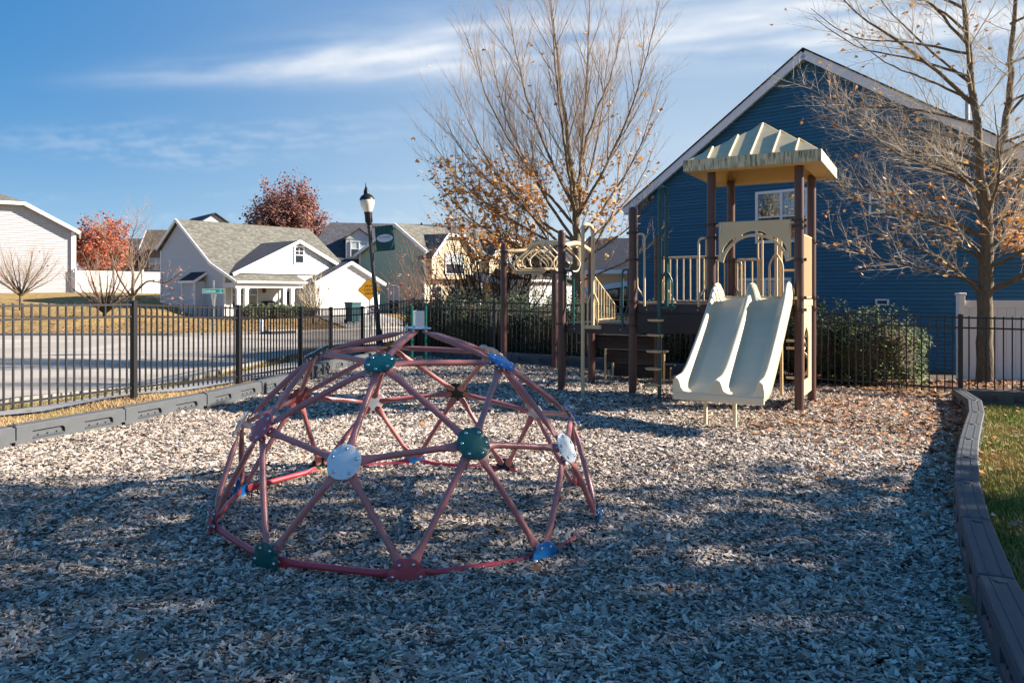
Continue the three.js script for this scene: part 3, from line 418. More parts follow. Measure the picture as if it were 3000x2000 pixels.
  // double slide: one closed moulded section swept along the slope
  {
    const w = 1.08, prof = [], add = (x, y) => prof.push([x, y]);
    const half = [[-.54, -.07], [-.545, .05], [-.53, .155], [-.505, .185], [-.475, .175], [-.455, .13], [-.44, .06], [-.41, .012], [-.36, 0], [-.22, 0], [-.12, .008], [-.075, .04], [-.055, .11], [-.035, .165], [0, .18]];
    for (const q of half) add(...q); for (let i = half.length - 2; i >= 0; i--) add(-half[i][0], half[i][1]);
    for (const q of [[.5, -.07], [.48, -.035], [0, -.035], [-.48, -.035], [-.5, -.07]]) add(...q);
    const path = [[-.1, 1.60, .9], [0, 1.612, 1.15], [.06, 1.608, 1.3], [.12, 1.594, 1.36], [.19, 1.556, 1.3], [.27, 1.50, 1.2], [.37, 1.428, 1.08], [.5, 1.335, 1.02], [.75, 1.155, .98], [1.0, .975, .98], [1.25, .80, .98], [1.42, .69, .98], [1.55, .61, .98], [1.64, .565, 1], [1.72, .532, 1], [1.82, .508, 1.0], [1.95, .496, .98], [2.06, .49, .96], [2.09, .486, .9]];
    const PP = [], I = [], n = prof.length, cx = s / 2;
    path.forEach(([d, y, k], i) => { const a = path[Math.max(0, i - 1)], b = path[Math.min(path.length - 1, i + 1)], L = Math.hypot(b[0] - a[0], b[1] - a[1]), nz = -(b[1] - a[1]) / L, ny = (b[0] - a[0]) / L; for (const [x, h] of prof) { const hh = h > 0.005 ? h * k : h; PP.push(cx + x, y + ny * hh, d + .03 + nz * hh * (i > 14 ? .3 : 1)); } });
    for (let i = 0; i < path.length - 1; i++) for (let k = 0; k < n; k++) { const j = (k + 1) % n, a = i * n + k, b = i * n + j; I.push(a, a + n, b, b, a + n, b + n); }
    for (const e of [0, path.length - 1]) { const c = PP.length / 3; const tri = THREE.ShapeUtils.triangulateShape(prof.map(q => new THREE.Vector2(...q)), []); for (let k = 0; k < n; k++) PP.push(PP[(e * n + k) * 3], PP[(e * n + k) * 3 + 1], PP[(e * n + k) * 3 + 2]); for (const t of tri) e ? I.push(c + t[0], c + t[1], c + t[2]) : I.push(c + t[0], c + t[2], c + t[1]); }
    const UV = []; for (let i = 0; i < PP.length / 3; i++) UV.push(PP[i * 3], PP[i * 3 + 2] - PP[i * 3 + 1]);
    const m = mesh('double_slide', geoFrom(PP, UV, null, null, I), mat.slide, g);
    mesh('lip', rbox(w + .01, .1, .05, cx, .43, 2.105, .02), mat.slide, m);
    for (const x of [cx - .24, cx + .12]) mesh('leg', rbox(.045, .95, .045, x, .02, 1.74, .006), mat.slide, m);
    mesh('deck_flange', rbox(s - .02, .05, .06, cx, 1.615, .045, .012), mat.cream, m);
  }
  // hip roof: four sloping faces with raised ribs, deep fascia, boxed soffit
  {
    const h = .915, cx = s / 2, cz = -s / 2, yb = 3.46, yt = 3.62, ap = 4.23, r = mesh('roof', (() => { const c = [[-h, h], [h, h], [h, -h], [-h, -h]], a = []; c.forEach(([x, z], i) => { const [x2, z2] = c[(i + 1) % 4]; a.push(slab([[cx + x * .985, yt, cz + z * .985], [cx + x2 * .985, yt, cz + z2 * .985], [cx, ap, cz]], .012)); }); return merge(a); })(), mat.creamRoof, g);
    const stain = tex(512, (u, v) => { const st = fbm(u * 128, v * 1.3, 3, 128), big = fbm(u * 9, v * 2 + 5, 3, 9), d = clamp((st - .34) * 2.0 * (.25 + big * 1.1), 0, 1); return [mix(.84, .30, d), mix(.78, .29, d), mix(.63, .22, d)]; }, true, 1);
    const fm = M('#ffffff', .7, { map: stain });
    for (let i = 0; i < 4; i++) { const a = i * Math.PI / 2, f = new THREE.BoxGeometry(h * 2 + (i % 2 ? 0 : .05), yt - yb, .05); const u = f.attributes.uv; f.applyMatrix4(new THREE.Matrix4().makeRotationY(a).setPosition(cx + Math.sin(a) * h, (yt + yb) / 2, cz + Math.cos(a) * h)); mesh('fascia', f, fm, r);
      const so = box(h * 2 - (i % 2 ? .44 : .02), .02, .24, 0, 0, 0); so.applyMatrix4(new THREE.Matrix4().makeRotationY(a).setPosition(cx + Math.sin(a) * (h - .13), yb + .012, cz + Math.cos(a) * (h - .13))); mesh('soffit', so, mat.soffit, r);
      const inn = box(h * 2 - .5, .2, .02); inn.applyMatrix4(new THREE.Matrix4().makeRotationY(a).setPosition(cx + Math.sin(a) * (h - .25), yb + .12, cz + Math.cos(a) * (h - .25))); mesh('soffit', inn, mat.soffit, r);
      for (let k = -2; k <= 2; k++) { const t = k * .3, e = Math.abs(k) * .3 / h, top = mix(ap, yt, e), zt = mix(0, h, e), q = pipe([[t, yt + .008, h - .01], [t, top + .012, zt + .004]], .02, 0, 6); q.applyMatrix4(new THREE.Matrix4().makeRotationY(a).setPosition(cx, 0, cz)); mesh('rib', q, mat.creamRoof, r); } }
  }
  // overhead loop ladder from the low deck to the two far posts
  {
    const Gm = [-2 * s, -s / 2], Im = [(P('I')[0] + P('J')[0]) / 2, (P('I')[1] + P('J')[1]) / 2], cur = t => { const c = [-3.55, -s / 2 - .15], u = 1 - t; return [u * u * Gm[0] + 2 * u * t * c[0] + t * t * Im[0], 2.5 + .1 * Math.sin(Math.PI * t), u * u * Gm[1] + 2 * u * t * c[1] + t * t * Im[1]]; };
    const m = mesh('overhead_beam', pipe(Array.from({ length: 13 }, (_, i) => cur(i / 12)), .045, 0, 14), mat.cream, g);
    mesh('yoke', pipe([[P('G')[0], 2.45, P('G')[1]], [Gm[0], 2.55, Gm[1]], [P('H')[0], 2.42, P('H')[1]]], .04, .2, 12), mat.cream, m); mesh('yoke', pipe([[P('I')[0], 2.52, P('I')[1]], [Im[0], 2.56, Im[1]], [P('J')[0], 2.52, P('J')[1]]], .04, .2, 12), mat.cream, m);
    for (let i = 0; i < 7; i++) { const t = .1 + i * .125, c = cur(t), b = cur(t + .01), dx = b[0] - c[0], dz = b[2] - c[2], l = Math.hypot(dx, dz), nx = -dz / l, nz = dx / l, q = (w, y) => [c[0] + nx * w, y, c[2] + nz * w]; mesh('hanging_loop', pipe([q(-.02, c[1] - .02), q(-.36, c[1] - .32), q(-.3, c[1] - .47), q(.3, c[1] - .47), q(.36, c[1] - .32), q(.02, c[1] - .02)], .015, .1, 8), mat.cream, m); }
  }
  // transfer steps and rails behind the low deck
  {
    bars(-2 * s, -s - .05, -2 * s, -s - 1.1, dk3, 2.02, 8, .013, .55); bars(-s - .02, -s - .05, -s - .02, -s - 1.1, dk3, 2.02, 8, .013, .55);
    for (let i = 0; i < 3; i++) { const y = dk3 - .28 * (i + 1), z = -s - .25 - i * .36, st = mesh('perforated_step', merge([box(s - .1, .03, .36, -1.5 * s, y, z), box(s - .1, .24, .02, -1.5 * s, y - .1, z + .17)]), mat.perf, g); for (const x of [-1.9 * s, -1.1 * s]) mesh('leg', cyl(.02, .02, y + .2, x, -.2, z - .1, 8), mat.cream, st); for (let k = 0; k < 16; k++) for (const v of [0, .05]) if ((k + i) % 1 === 0) mesh('hole_rim', (() => { const t = new THREE.TorusGeometry(.012, .004, 4, 8); t.translate(-1.95 * s + .08 + k * .066, y - .06 - v, z + .185); return t; })(), mat.deckDark, st); }
    const tp = mesh('transfer_platform', merge([rbox(.62, .07, .6, -.55, .55, -s - 1.25, .01)]), mat.deckDark, g); mesh('stone_block', rbox(.4, .24, .3, -.7, .71, -s - 1.2, .03), M('#8b8478', .9, { map: mottle(3, .55) }), tp);
    for (const x of [-.78, -.34]) mesh('leg', cyl(.022, .022, .75, x, -.2, -s - 1.0, 8), mat.cream, tp);
    mesh('grab_post', rbox(.09, .62, .09, -.66, 1.06, -s - 1.2, .01), mat.cream, tp);
    for (const o of [.12, .3]) mesh('grab_loop', pipe([[-.64, 1.36, -s - 1.15], [-.56 + o * .5, 1.36, -s - 1.15], [-.46 + o, 1.22, -s - 1.15], [-.46 + o, 1.0, -s - 1.15], [-.56 + o * .5, .86, -s - 1.15], [-.64, .86, -s - 1.15]], .018, .14, 9), mat.cream, tp);
  }
})();
// ---------------------------------------------------------------- houses
function clipY(poly, y, keepAbove) { const o = []; for (let i = 0; i < poly.length; i++) { const a = poly[i], b = poly[(i + 1) % poly.length], ia = keepAbove ? a[1] >= y : a[1] <= y, ib = keepAbove ? b[1] >= y : b[1] <= y; if (ia) o.push(a); if (ia !== ib) { const t = (y - a[1]) / (b[1] - a[1]); o.push([a[0] + (b[0] - a[0]) * t, y]); } } return o; }
// lapped boards over a wall outline (u along the wall, y up); o = origin, ux = wall direction, n = outward normal
function siding(outline, o, ux, n, course = .13, lip = .014) {
  const ys = outline.map(p => p[1]), y0 = Math.min(...ys), y1 = Math.max(...ys), boards = [], O = V(...o), X = V(...ux), N = V(...n), map = (u, y, z) => O.clone().addScaledVector(X, u).addScaledVector(N, z).add(V(0, y, 0));
  for (let y = y0; y < y1 - 1e-4; y += course) {
    const gap = course * .11, yb = y + (y > y0 + 1e-4 ? gap : 0), q = clipY(clipY(outline, yb, true), Math.min(y1, y + course), false); if (q.length < 3) continue;
    const P = [], put = (a, b, c) => { for (const [u, v, z] of [a, b, c]) { const w = map(u, v, z); P.push(w.x, w.y, w.z); } };
    const z = v => lip * (1 - (v - y) / course), tri = THREE.ShapeUtils.triangulateShape(q.map(p => new THREE.Vector2(...p)), []);
    const flip = X.clone().cross(V(0, 1, 0)).dot(N) < 0, area = THREE.ShapeUtils.area(q.map(p => new THREE.Vector2(...p)));
    for (const t of tri) { let [a, b, c] = t.map(i => [q[i][0], q[i][1], z(q[i][1])]); const s = ((b[0] - a[0]) * (c[1] - a[1]) - (c[0] - a[0]) * (b[1] - a[1])) > 0; if (s === flip) [b, c] = [c, b]; put(a, b, c); }
    const us = q.filter(p => Math.abs(p[1] - yb) < 1e-5).map(p => p[0]); if (us.length > 1) { const a = Math.min(...us), b = Math.max(...us), k = [[a, yb, lip], [a, yb, -.012], [b, yb, -.012], [b, yb, lip]]; if (flip) { put(k[0], k[3], k[2]); put(k[0], k[2], k[1]); } else { put(k[0], k[1], k[2]); put(k[0], k[2], k[3]); } }
    if (us.length > 1 && yb > y) { const a = Math.min(...us), b = Math.max(...us), k = [[a, y, -.012], [b, y, -.012], [b, yb, -.012], [a, yb, -.012]]; if (flip) { put(k[0], k[2], k[1]); put(k[0], k[3], k[2]); } else { put(k[0], k[1], k[2]); put(k[0], k[2], k[3]); } }
    boards.push(geoFrom(P));
  }
  return boards;
}
const walls = (parent, name, m, outline, o, ux, n, course, lip) => mesh(name, merge(siding(outline, o, ux, n, course, lip)), m, parent);
// window: frame with sill, sashes and glass panes; c = centre of the sill line on the wall
function windowAt(parent, c, ux, n, w, h, o = {}) {
  const X = V(...ux), N = V(...n), mtx = new THREE.Matrix4().makeBasis(X, V(0, 1, 0), N).setPosition(V(...c)), t = o.t ?? .07, cols = o.cols ?? 1, a = [];
  a.push(box(w + 2 * t, t, .07, 0, -t / 2, .03), box(w + 2 * t, t, .07, 0, h + t / 2, .03), box(t, h, .07, -w / 2 - t / 2, h / 2, .03), box(t, h, .07, w / 2 + t / 2, h / 2, .03)); for (let i = 1; i < cols; i++) a.push(box(t * .9, h, .06, -w / 2 + w * i / cols, h / 2, .03)); a.push(box(w, t * .6, .05, 0, h * .5, .03));
  if (X.clone().cross(V(0, 1, 0)).dot(N) < 0) { const s = new THREE.Matrix4().makeScale(-1, 1, 1); mtx.multiply(s); }
  const g = merge(a); g.applyMatrix4(mtx); const f = mesh('window', g, o.frame ?? mat.trim, parent);
  for (let i = 0; i < cols; i++) for (const k of [0, 1]) { const p = box(w / cols - .02, h / 2 - .02, .012, -w / 2 + w * (i + .5) / cols, h * (.25 + .5 * k), .012); p.applyMatrix4(mtx); mesh('pane', p, (k ? o.up : o.low) ?? mat.glass, f); if (o.grid) { const q = [box(.022, h / 2 - .03, .02, -w / 2 + w * (i + .5) / cols, h * (.25 + .5 * k), .022), box(w / cols - .02, .022, .018, -w / 2 + w * (i + .5) / cols, h * (.25 + .5 * k), .0225)]; const e = merge(q); e.applyMatrix4(mtx); if (k || o.grid > 1) mesh('glazing_bar', e, mat.trim, f); } }
  return f;
}
const FR = [[1, 0, 0], [0, 0, 1]], LF = [[0, 0, 1], [-1, 0, 0]], RT = [[0, 0, -1], [1, 0, 0]], BKW = [[-1, 0, 0], [0, 0, -1]];   // wall direction and normal of front, left, right, back
function bar3(a, b, w, h) { const A = V(...a), Bv = V(...b), d = V().subVectors(Bv, A), L = d.length(), g = new THREE.BoxGeometry(L, h, w), yaw = Math.atan2(-d.z, d.x), pit = Math.atan2(d.y, Math.hypot(d.x, d.z)); g.applyMatrix4(new THREE.Matrix4().compose(A.add(Bv).multiplyScalar(.5), new THREE.Quaternion().setFromEuler(new THREE.Euler(0, yaw, pit, 'YZX')), V(1, 1, 1))); return g; }

// the blue house whose gable wall fills the right: every lapped board is a part of its own
(function blueHouse() {
  const T = Math.atan2(-.669, .743), g = thing('blue_house', 'deep blue lap sided two storey house with white rake boards behind the playground', 'house', [4.2, -.45, -25], T);
  const W = 11.2, He = 5.1, Hr = 8.85, b = .45, wall = mesh('gable_wall', box(W, He, .1, W / 2, He / 2, -.06), mat.sidBlue, g);
  mesh('gable_core', (() => { const s = new THREE.Shape(); s.moveTo(0, He); s.lineTo(W, He); s.lineTo(W / 2, Hr - .05); s.closePath(); const e = extr(s, .1); e.translate(0, 0, -.11); return e; })(), mat.sidBlue, wall);
  const blueMap = mottle(.35, .9); const vars = ['#2f6d8d', '#2c6988', '#316f90', '#2b6785'].map(c => M(c, .6, { map: blueMap })); let i = 0; const rr = rng(5);
  for (const bd of siding([[0, 0], [W, 0], [W, He], [W / 2, Hr], [0, He]], [0, 0, 0], FR[0], FR[1], .1016, .022)) mesh('siding_board', bd, vars[Math.floor(rr() * 4)], wall);
  walls(g, 'side_wall', mat.sidBlue, [[0, 0], [14, 0], [14, He], [0, He]], [0, 0, -14], LF[0], LF[1], .1016, .013);
  mesh('foundation', box(W + .02, .35, .2, W / 2, -.15, -.1), mat.concrete, g);
  mesh('corner_board', box(.1, He, .1, -.03, He / 2, -.02), mat.trim, g); mesh('corner_board', box(.1, He, .1, W + .03, He / 2, -.02), mat.trim, g);
  const ov = .42, sl = (Hr - He) / (W / 2);
  for (const sd of [-1, 1]) { const e = sd < 0 ? -ov : W + ov, ye = He - ov * sl; const r = mesh('roof', slab(sd < 0 ? [[e, ye + .2, .25], [W / 2, Hr + .2, .25], [W / 2, Hr + .2, -14], [e, ye + .2, -14]] : [[W / 2, Hr + .2, .25], [e, ye + .2, .25], [e, ye + .2, -14], [W / 2, Hr + .2, -14]], .05), mat.roofNavy, g);
    mesh('rake_board', bar3([e, ye + .03, .2], [W / 2, Hr + .03, .2], .05, .26), mat.trim, r); mesh('rake_soffit', bar3([e, ye - .05, .1], [W / 2, Hr - .05, .1], .22, .02), mat.trim, r); mesh('gutter', box(.12, .12, 14, e, ye + .08, -6.9), mat.trim, r); }
  windowAt(g, [4.9, 3.67, 0], ...FR, 1.4, 1.37, { cols: 2, up: mat.glassSky, t: .08 }); windowAt(g, [4.4, 1.12, 0], ...FR, 1.4, 1.37, { cols: 2, t: .08, up: mat.blind });
  windowAt(g, [7.5, 4.3, 0], ...FR, .3, .5, { t: .05 });
  mesh('dryer_vent', merge([box(.32, .035, .12, 7.63, 1.95, .06), box(.03, .14, .1, 7.485, 1.88, .05), box(.03, .14, .1, 7.775, 1.88, .05), box(.32, .03, .06, 7.63, 1.82, .03)]), mat.trim, g);
  mesh('vent_pipe', cyl(.05, .05, .7, 9.3, 6.7, -1.5, 8), mat.white, g);
})();

// the grey cottage across the street: long front roof, front gable, garage wing and columned porch
(function cottage() {
  const T = Math.atan2(.758, .652), g = thing('cottage', 'pale grey cottage with olive roof, front gable, columned porch and white garage door', 'house', [-18.44, 0, -48], T);
  const rb = -6.3, tb = -9.0, L = 10.6, H = { r: 6.75, b: 4.9, k: 3.6, e: 2.42 };   // ridge, back eave, kink, porch eave heights
  // left gable wall: u runs from the back to the front
  walls(g, 'side_wall', mat.sidGrey, [[0, 0], [9.0, 0], [9.0, 2.9], [9.0 - 1.47, H.k - .12], [9.0 + rb, H.r - .15], [0, H.b - .15]], [0, 0, tb], LF[0], LF[1], .17, .022);
  mesh('side_fill', box(.1, 2.6, 8.8, .07, 1.3, tb / 2), mat.sidGrey, g);
  mesh('corner_board', box(.09, 2.9, .12, -.02, 1.45, .02), mat.trim, g); mesh('corner_board', box(.09, 4.7, .12, -.02, 2.35, tb), mat.trim, g);
  walls(g, 'front_wall', M('#cdc6bd', .65), [[0, 0], [9.6, 0], [9.6, 2.9], [0, 2.9]], [0, 0, 0], ...FR, .13, .013);
  // main roof
  const y = (f) => f > 0 ? mix(H.k, H.e, (f + 1.47) / 3.25) : 0, o = .25, roofs = [];
  const main = mesh('roof', merge([slab([[-o, H.k + .05, -1.47], [L, H.k + .05, -1.47], [L, H.r + .05, rb], [-o, H.r + .05, rb]], .1), slab([[-o, H.b - .05, tb - .3], [-o, H.r + .05, rb], [L, H.r + .05, rb], [L, H.b - .05, tb - .3]], .1), slab([[-o, H.e, 1.78], [4.9, H.e, 1.78], [4.9, H.k + .05, -1.47], [-o, H.k + .05, -1.47]], .1)]), mat.roofOlive, g);
  for (const [a, b] of [[[-o, H.r - .02, rb], [-o, H.k - .02, -1.47]], [[-o, H.k - .02, -1.47], [-o, H.e - .06, 1.78]], [[-o, H.b - .12, tb - .3], [-o, H.r - .02, rb]]]) mesh('rake_board', bar3(a, b, .06, .2), mat.trim, main);
  mesh('gutter', box(5.1, .12, .1, 2.35, H.e - .06, 1.84), mat.trim, main); mesh('porch_beam', box(4.9, .32, .2, 2.3, H.e - .26, 1.5), mat.white, g); mesh('porch_beam', box(.2, .32, 1.6, -.02, H.e - .26, .72), mat.white, g);
  mesh('porch_floor', box(5.0, .2, 1.75, 2.4, .1, .9), mat.concrete, g);
  for (const x of [.06, .62, 3.35, 3.95]) mesh('column', merge([box(.24, H.e - .6, .24, x, (H.e - .6) / 2 + .2, 1.5), box(.3, .1, .3, x, .25, 1.5), box(.3, .1, .3, x, H.e - .47, 1.5)]), mat.white, g);
  windowAt(g, [1.35, .75, .02], ...FR, 1.75, 1.6, { cols: 2, grid: 1 });
  mesh('front_door', merge([box(.95, 2.0, .06, 4.45, 1.2, .03)]), mat.door, g); mesh('door_frame', merge([box(.09, 2.1, .1, 3.92, 1.25, .04), box(1.15, .1, .1, 4.45, 2.26, .04)]), mat.trim, g);
  mesh('wall_lantern', merge([box(.2, .34, .1, 2.75, 1.85, .05), box(.14, .2, .12, 2.75, 1.84, .14)]), M('#6b4a3a', .6), g);
  mesh('porch_bench', merge([box(1.0, .06, .4, 3.0, .62, .35), box(1.0, .5, .05, 3.0, .88, .15), box(.05, .45, .4, 2.54, .4, .35), box(.05, .45, .4, 3.46, .4, .35)]), mat.iron, g);
  mesh('gable_base', box(9.0, .7, 1.0, 5.0, 2.6, 0), mat.sidCottage, g);
  // front gable over the porch
  const gz = .6, gc = 4.97, gh = 4.76, gp = 5.2, ge = 2.95;
  walls(g, 'front_gable', mat.sidCottage, [[gc - gh + .3, ge], [gc + gh - .3, ge], [gc, gp - .1]], [0, 0, gz], ...FR, .2, .03);
  for (const sd of [-1, 1]) { const r = mesh('gable_roof', slab(sd < 0 ? [[gc - gh - .15, ge - .02, gz + .35], [gc, gp + .08, gz + .35], [gc, gp + .08, -5.0], [gc - gh - .15, ge - .02, -1.2]] : [[gc, gp + .08, gz + .35], [gc + gh + .15, ge - .02, gz + .35], [gc + gh + .15, ge - .02, -1.2], [gc, gp + .08, -5.0]], .08), mat.roofDark, g); mesh('rake_board', bar3([gc + sd * (gh + .15), ge - .1, gz + .33], [gc, gp, gz + .33], .05, .2), mat.trim, r); mesh('rake_soffit', bar3([gc + sd * (gh + .15), ge - .16, gz + .17], [gc, gp - .06, gz + .17], .3, .03), mat.trim, r); }
  windowAt(g, [gc + .1, 3.75, gz + .02], ...FR, .62, 1.05, { grid: 1, t: .1 });
  // garage wing
  const z = 1.8, c = 8.4, hw = 2.75, e = 2.45, pk = 3.82;
  walls(g, 'garage_front', mat.sidCottage, [[c - hw, 0], [c + hw, 0], [c + hw, e], [c, pk - .08], [c - hw, e]], [0, 0, z], ...FR, .2, .03);
  walls(g, 'garage_side', mat.sidGrey, [[0, 0], [2.4, 0], [2.4, e], [0, e]], [c - hw, 0, -.6], ...LF, .15, .015);
  for (const sd of [-1, 1]) { const r = mesh('garage_roof', slab(sd < 0 ? [[c - hw - .35, e - .1, z + .35], [c, pk + .07, z + .35], [c, pk + .07, -1], [c - hw - .35, e - .1, -1]] : [[c, pk + .07, z + .35], [c + hw + .35, e - .1, z + .35], [c + hw + .35, e - .1, -1], [c, pk + .07, -1]], .08), mat.roofDark, g); mesh('rake_board', bar3([c + sd * (hw + .35), e - .17, z + .33], [c, pk, z + .33], .05, .2), mat.trim, r); mesh('rake_soffit', bar3([c + sd * (hw + .35), e - .24, z + .16], [c, pk - .07, z + .16], .32, .03), mat.trim, r); }
  const gd = mesh('garage_door', box(4.7, 2.05, .05, c, 1.05, z + .01), mat.white, g); for (let i = 0; i < 4; i++) for (let k = 0; k < 6; k++) mesh('door_panel', rbox(.66, .38, .03, c - 1.98 + k * .79, .3 + i * .5, z + .04, .01), mat.white, gd);
  mesh('door_surround', merge([box(.14, 2.2, .09, c - 2.44, 1.1, z + .04), box(.14, 2.2, .09, c + 2.44, 1.1, z + .04), box(5.0, .14, .09, c, 2.15, z + .04)]), mat.trim, g);
  for (const x of [c - 2.7, c + 2.7]) mesh('wall_lantern', merge([box(.12, .3, .12, x, 1.75, z + .08), cyl(.09, .02, .1, x, 1.9, z + .08, 8)]), mat.iron, g);
  // small roofed closet on the side wall
  const bx = -.75; mesh('closet', box(.72, 2.45, 1.7, bx / 2, 1.22, -3.4), mat.sidGrey, g); walls(g, 'closet_front', mat.sidGrey, [[0, 0], [1.7, 0], [1.7, 2.4], [0, 2.4]], [bx, 0, -4.25], ...LF, .13, .013); const cr = mesh('closet_roof', slab([[bx - .15, 2.5, -4.45], [bx - .15, 2.5, -2.35], [.02, 3.1, -2.35], [.02, 3.1, -4.45]], .06), mat.roofNavy, g); mesh('rake_board', bar3([bx - .15, 2.4, -2.33], [.02, 3.0, -2.33], .05, .16), mat.trim, cr); mesh('fascia', box(.05, .16, 2.1, bx - .16, 2.4, -3.4), mat.trim, cr);
  for (const q of [-4.25, -2.55]) mesh('corner_board', box(.1, 2.4, .1, bx, 1.2, q), mat.trim, g);
  mesh('wall_vent', box(.12, .1, .16, -.05, 1.3, -6.5), mat.white, g);
})();

// townhouse: green gable end, tan street front with two dormer gables, garage with a lean-to roof
(function townhouse() {
  const T = Math.atan2(.758, .652), g = thing('townhouse', 'townhouse with green sided gable end and tan front behind the bare shrub', 'house', [-7.13, -.5, -61.3], T); g.scale.setScalar(1.333);
  const tb = -6.37, rz = -2.6, L = 13, er = 4.3, pk = 5.95;
  walls(g, 'gable_wall', mat.sidGreen, [[0, 0], [-tb, 0], [-tb, er], [-tb + rz, pk], [0, er]], [0, 0, tb], ...LF, .13, .013);
  mesh('corner_board', box(.1, er, .1, -.02, er / 2, tb), mat.trim, g); mesh('corner_board', box(.1, er, .1, -.02, er / 2, 0), mat.trim, g);
  walls(g, 'front_wall', mat.sidTan, [[0, 0], [L, 0], [L, er], [0, er]], [0, 0, 0], ...FR, .13, .013);
  const r = mesh('roof', merge([slab([[-.2, er - .12, .35], [L, er - .12, .35], [L, pk + .12, rz], [-.2, pk + .12, rz]], .1), slab([[-.2, pk + .12, rz], [L, pk + .12, rz], [L, er - .12, tb - .35], [-.2, er - .12, tb - .35]], .1)]), mat.roofOlive, g);
  for (const q of [[.35, er - .2], [tb - .35, er - .2]]) mesh('rake_board', bar3([-.22, q[1], q[0]], [-.22, pk + .02, rz], .06, .2), mat.trim, r);
  for (const c of [2.0, 7.2]) {                          // front gables with clipped tops
    const w = 1.9; walls(g, 'front_gable', mat.sidTan, [[c - w, er - .4], [c + w, er - .4], [c + .75, pk - .75], [c - .75, pk - .75]], [0, 0, .5], ...FR, .13, .013);
    const q = mesh('gable_roof', merge([slab([[c - w - .2, er - .5, .8], [c - .75, pk - .65, .8], [c - .75, pk - .65, rz], [c - w - .2, er - .5, -.6]], .08), slab([[c + .75, pk - .65, .8], [c + w + .2, er - .5, .8], [c + w + .2, er - .5, -.6], [c + .75, pk - .65, rz]], .08), slab([[c - .75, pk - .65, .8], [c + .75, pk - .65, .8], [c + .75, pk - .55, rz], [c - .75, pk - .55, rz]], .08)]), mat.roofOlive, g);
    mesh('rake_board', merge([bar3([c - w - .2, er - .58, .8], [c - .75, pk - .72, .8], .05, .18), bar3([c + w + .2, er - .58, .8], [c + .75, pk - .72, .8], .05, .18), bar3([c - .75, pk - .72, .8], [c + .75, pk - .72, .8], .05, .18)]), mat.trim, q);
    windowAt(g, [c, 2.85, .52], ...FR, 1.5, 1.2, { cols: 2, up: mat.blind });
    walls(g, 'bay_front', mat.sidTan, [[c - w, 2.5], [c + w, 2.5], [c + w, er - .4], [c - w, er - .4]], [0, 0, .5], ...FR, .13, .013);
  }
  for (const x of [.9, 2.6, 4.6]) windowAt(g, [x, .6, .02], ...FR, .8, 1.4, { cols: 1, grid: 1 });
  windowAt(g, [0, .3, -2.9], ...LF, .95, 1.75, { cols: 2, up: mat.blind }); mesh('awning_roof', slab([[3.2, 2.35, 1.6], [6.0, 2.35, 1.6], [6.0, 3.0, 0], [3.2, 3.0, 0]], .08), mat.roofNavy, g); for (const x of [3.4, 5.8]) mesh('column', box(.2, 2.3, .2, x, 1.15, 1.45), mat.white, g);
  const gx = 6.2, gz = 3.2; walls(g, 'garage_front', mat.white, [[gx, 0], [gx + 5, 0], [gx + 5, 2.5], [gx, 2.5]], [0, 0, gz], ...FR, .2, .03); walls(g, 'garage_side', mat.white, [[0, 0], [gz, 0], [gz, 2.5], [0, 2.5]], [gx, 0, 0], ...LF, .15, .015);
  const gr = mesh('garage_roof', slab([[gx - .3, 2.5, gz + .35], [gx + 5.3, 2.5, gz + .35], [gx + 5.3, 3.4, 0], [gx - .3, 3.4, 0]], .1), mat.roofBrown, g); mesh('gutter', box(5.6, .14, .1, gx + 2.5, 2.42, gz + .38), mat.trim, gr);
  const gd = mesh('garage_door', box(4.2, 2.1, .05, gx + 2.5, 1.07, gz + .02), mat.white, g); for (let i = 0; i < 4; i++) for (let k = 0; k < 5; k++) mesh('door_panel', rbox(.7, .4, .03, gx + .82 + k * .84, .32 + i * .52, gz + .05, .01), mat.white, gd);
  walls(g, 'brick_end', mat.brick, [[0, 0], [4, 0], [4, 4.2], [0, 4.2]], [L, 0, -4], ...RT, .08, .004);
})();

// a brick-sided neighbour beyond the garage
(function brickHouse() {
  const g = thing('brick_house', 'red brick house end glimpsed behind the orange leaved tree', 'house', [4.0, -.3, -70], 20 * Math.PI / 180);
  mesh('wall', box(9, 5, 8, 4.5, 2.5, -4), mat.brick, g); const r = mesh('roof', merge([slab([[-.3, 4.9, .4], [9.3, 4.9, .4], [9.3, 7.2, -4], [-.3, 7.2, -4]], .1), slab([[-.3, 7.2, -4], [9.3, 7.2, -4], [9.3, 4.9, -8.4], [-.3, 4.9, -8.4]], .1)]), mat.roofDark, g);
  for (const x of [1.5, 4.5, 7.5]) windowAt(g, [x, 3.0, .01], ...FR, 1.2, 1.3, { cols: 2, up: mat.blind }); mesh('fascia', box(9.6, .2, .06, 4.5, 4.78, .42), mat.trim, r);
})();

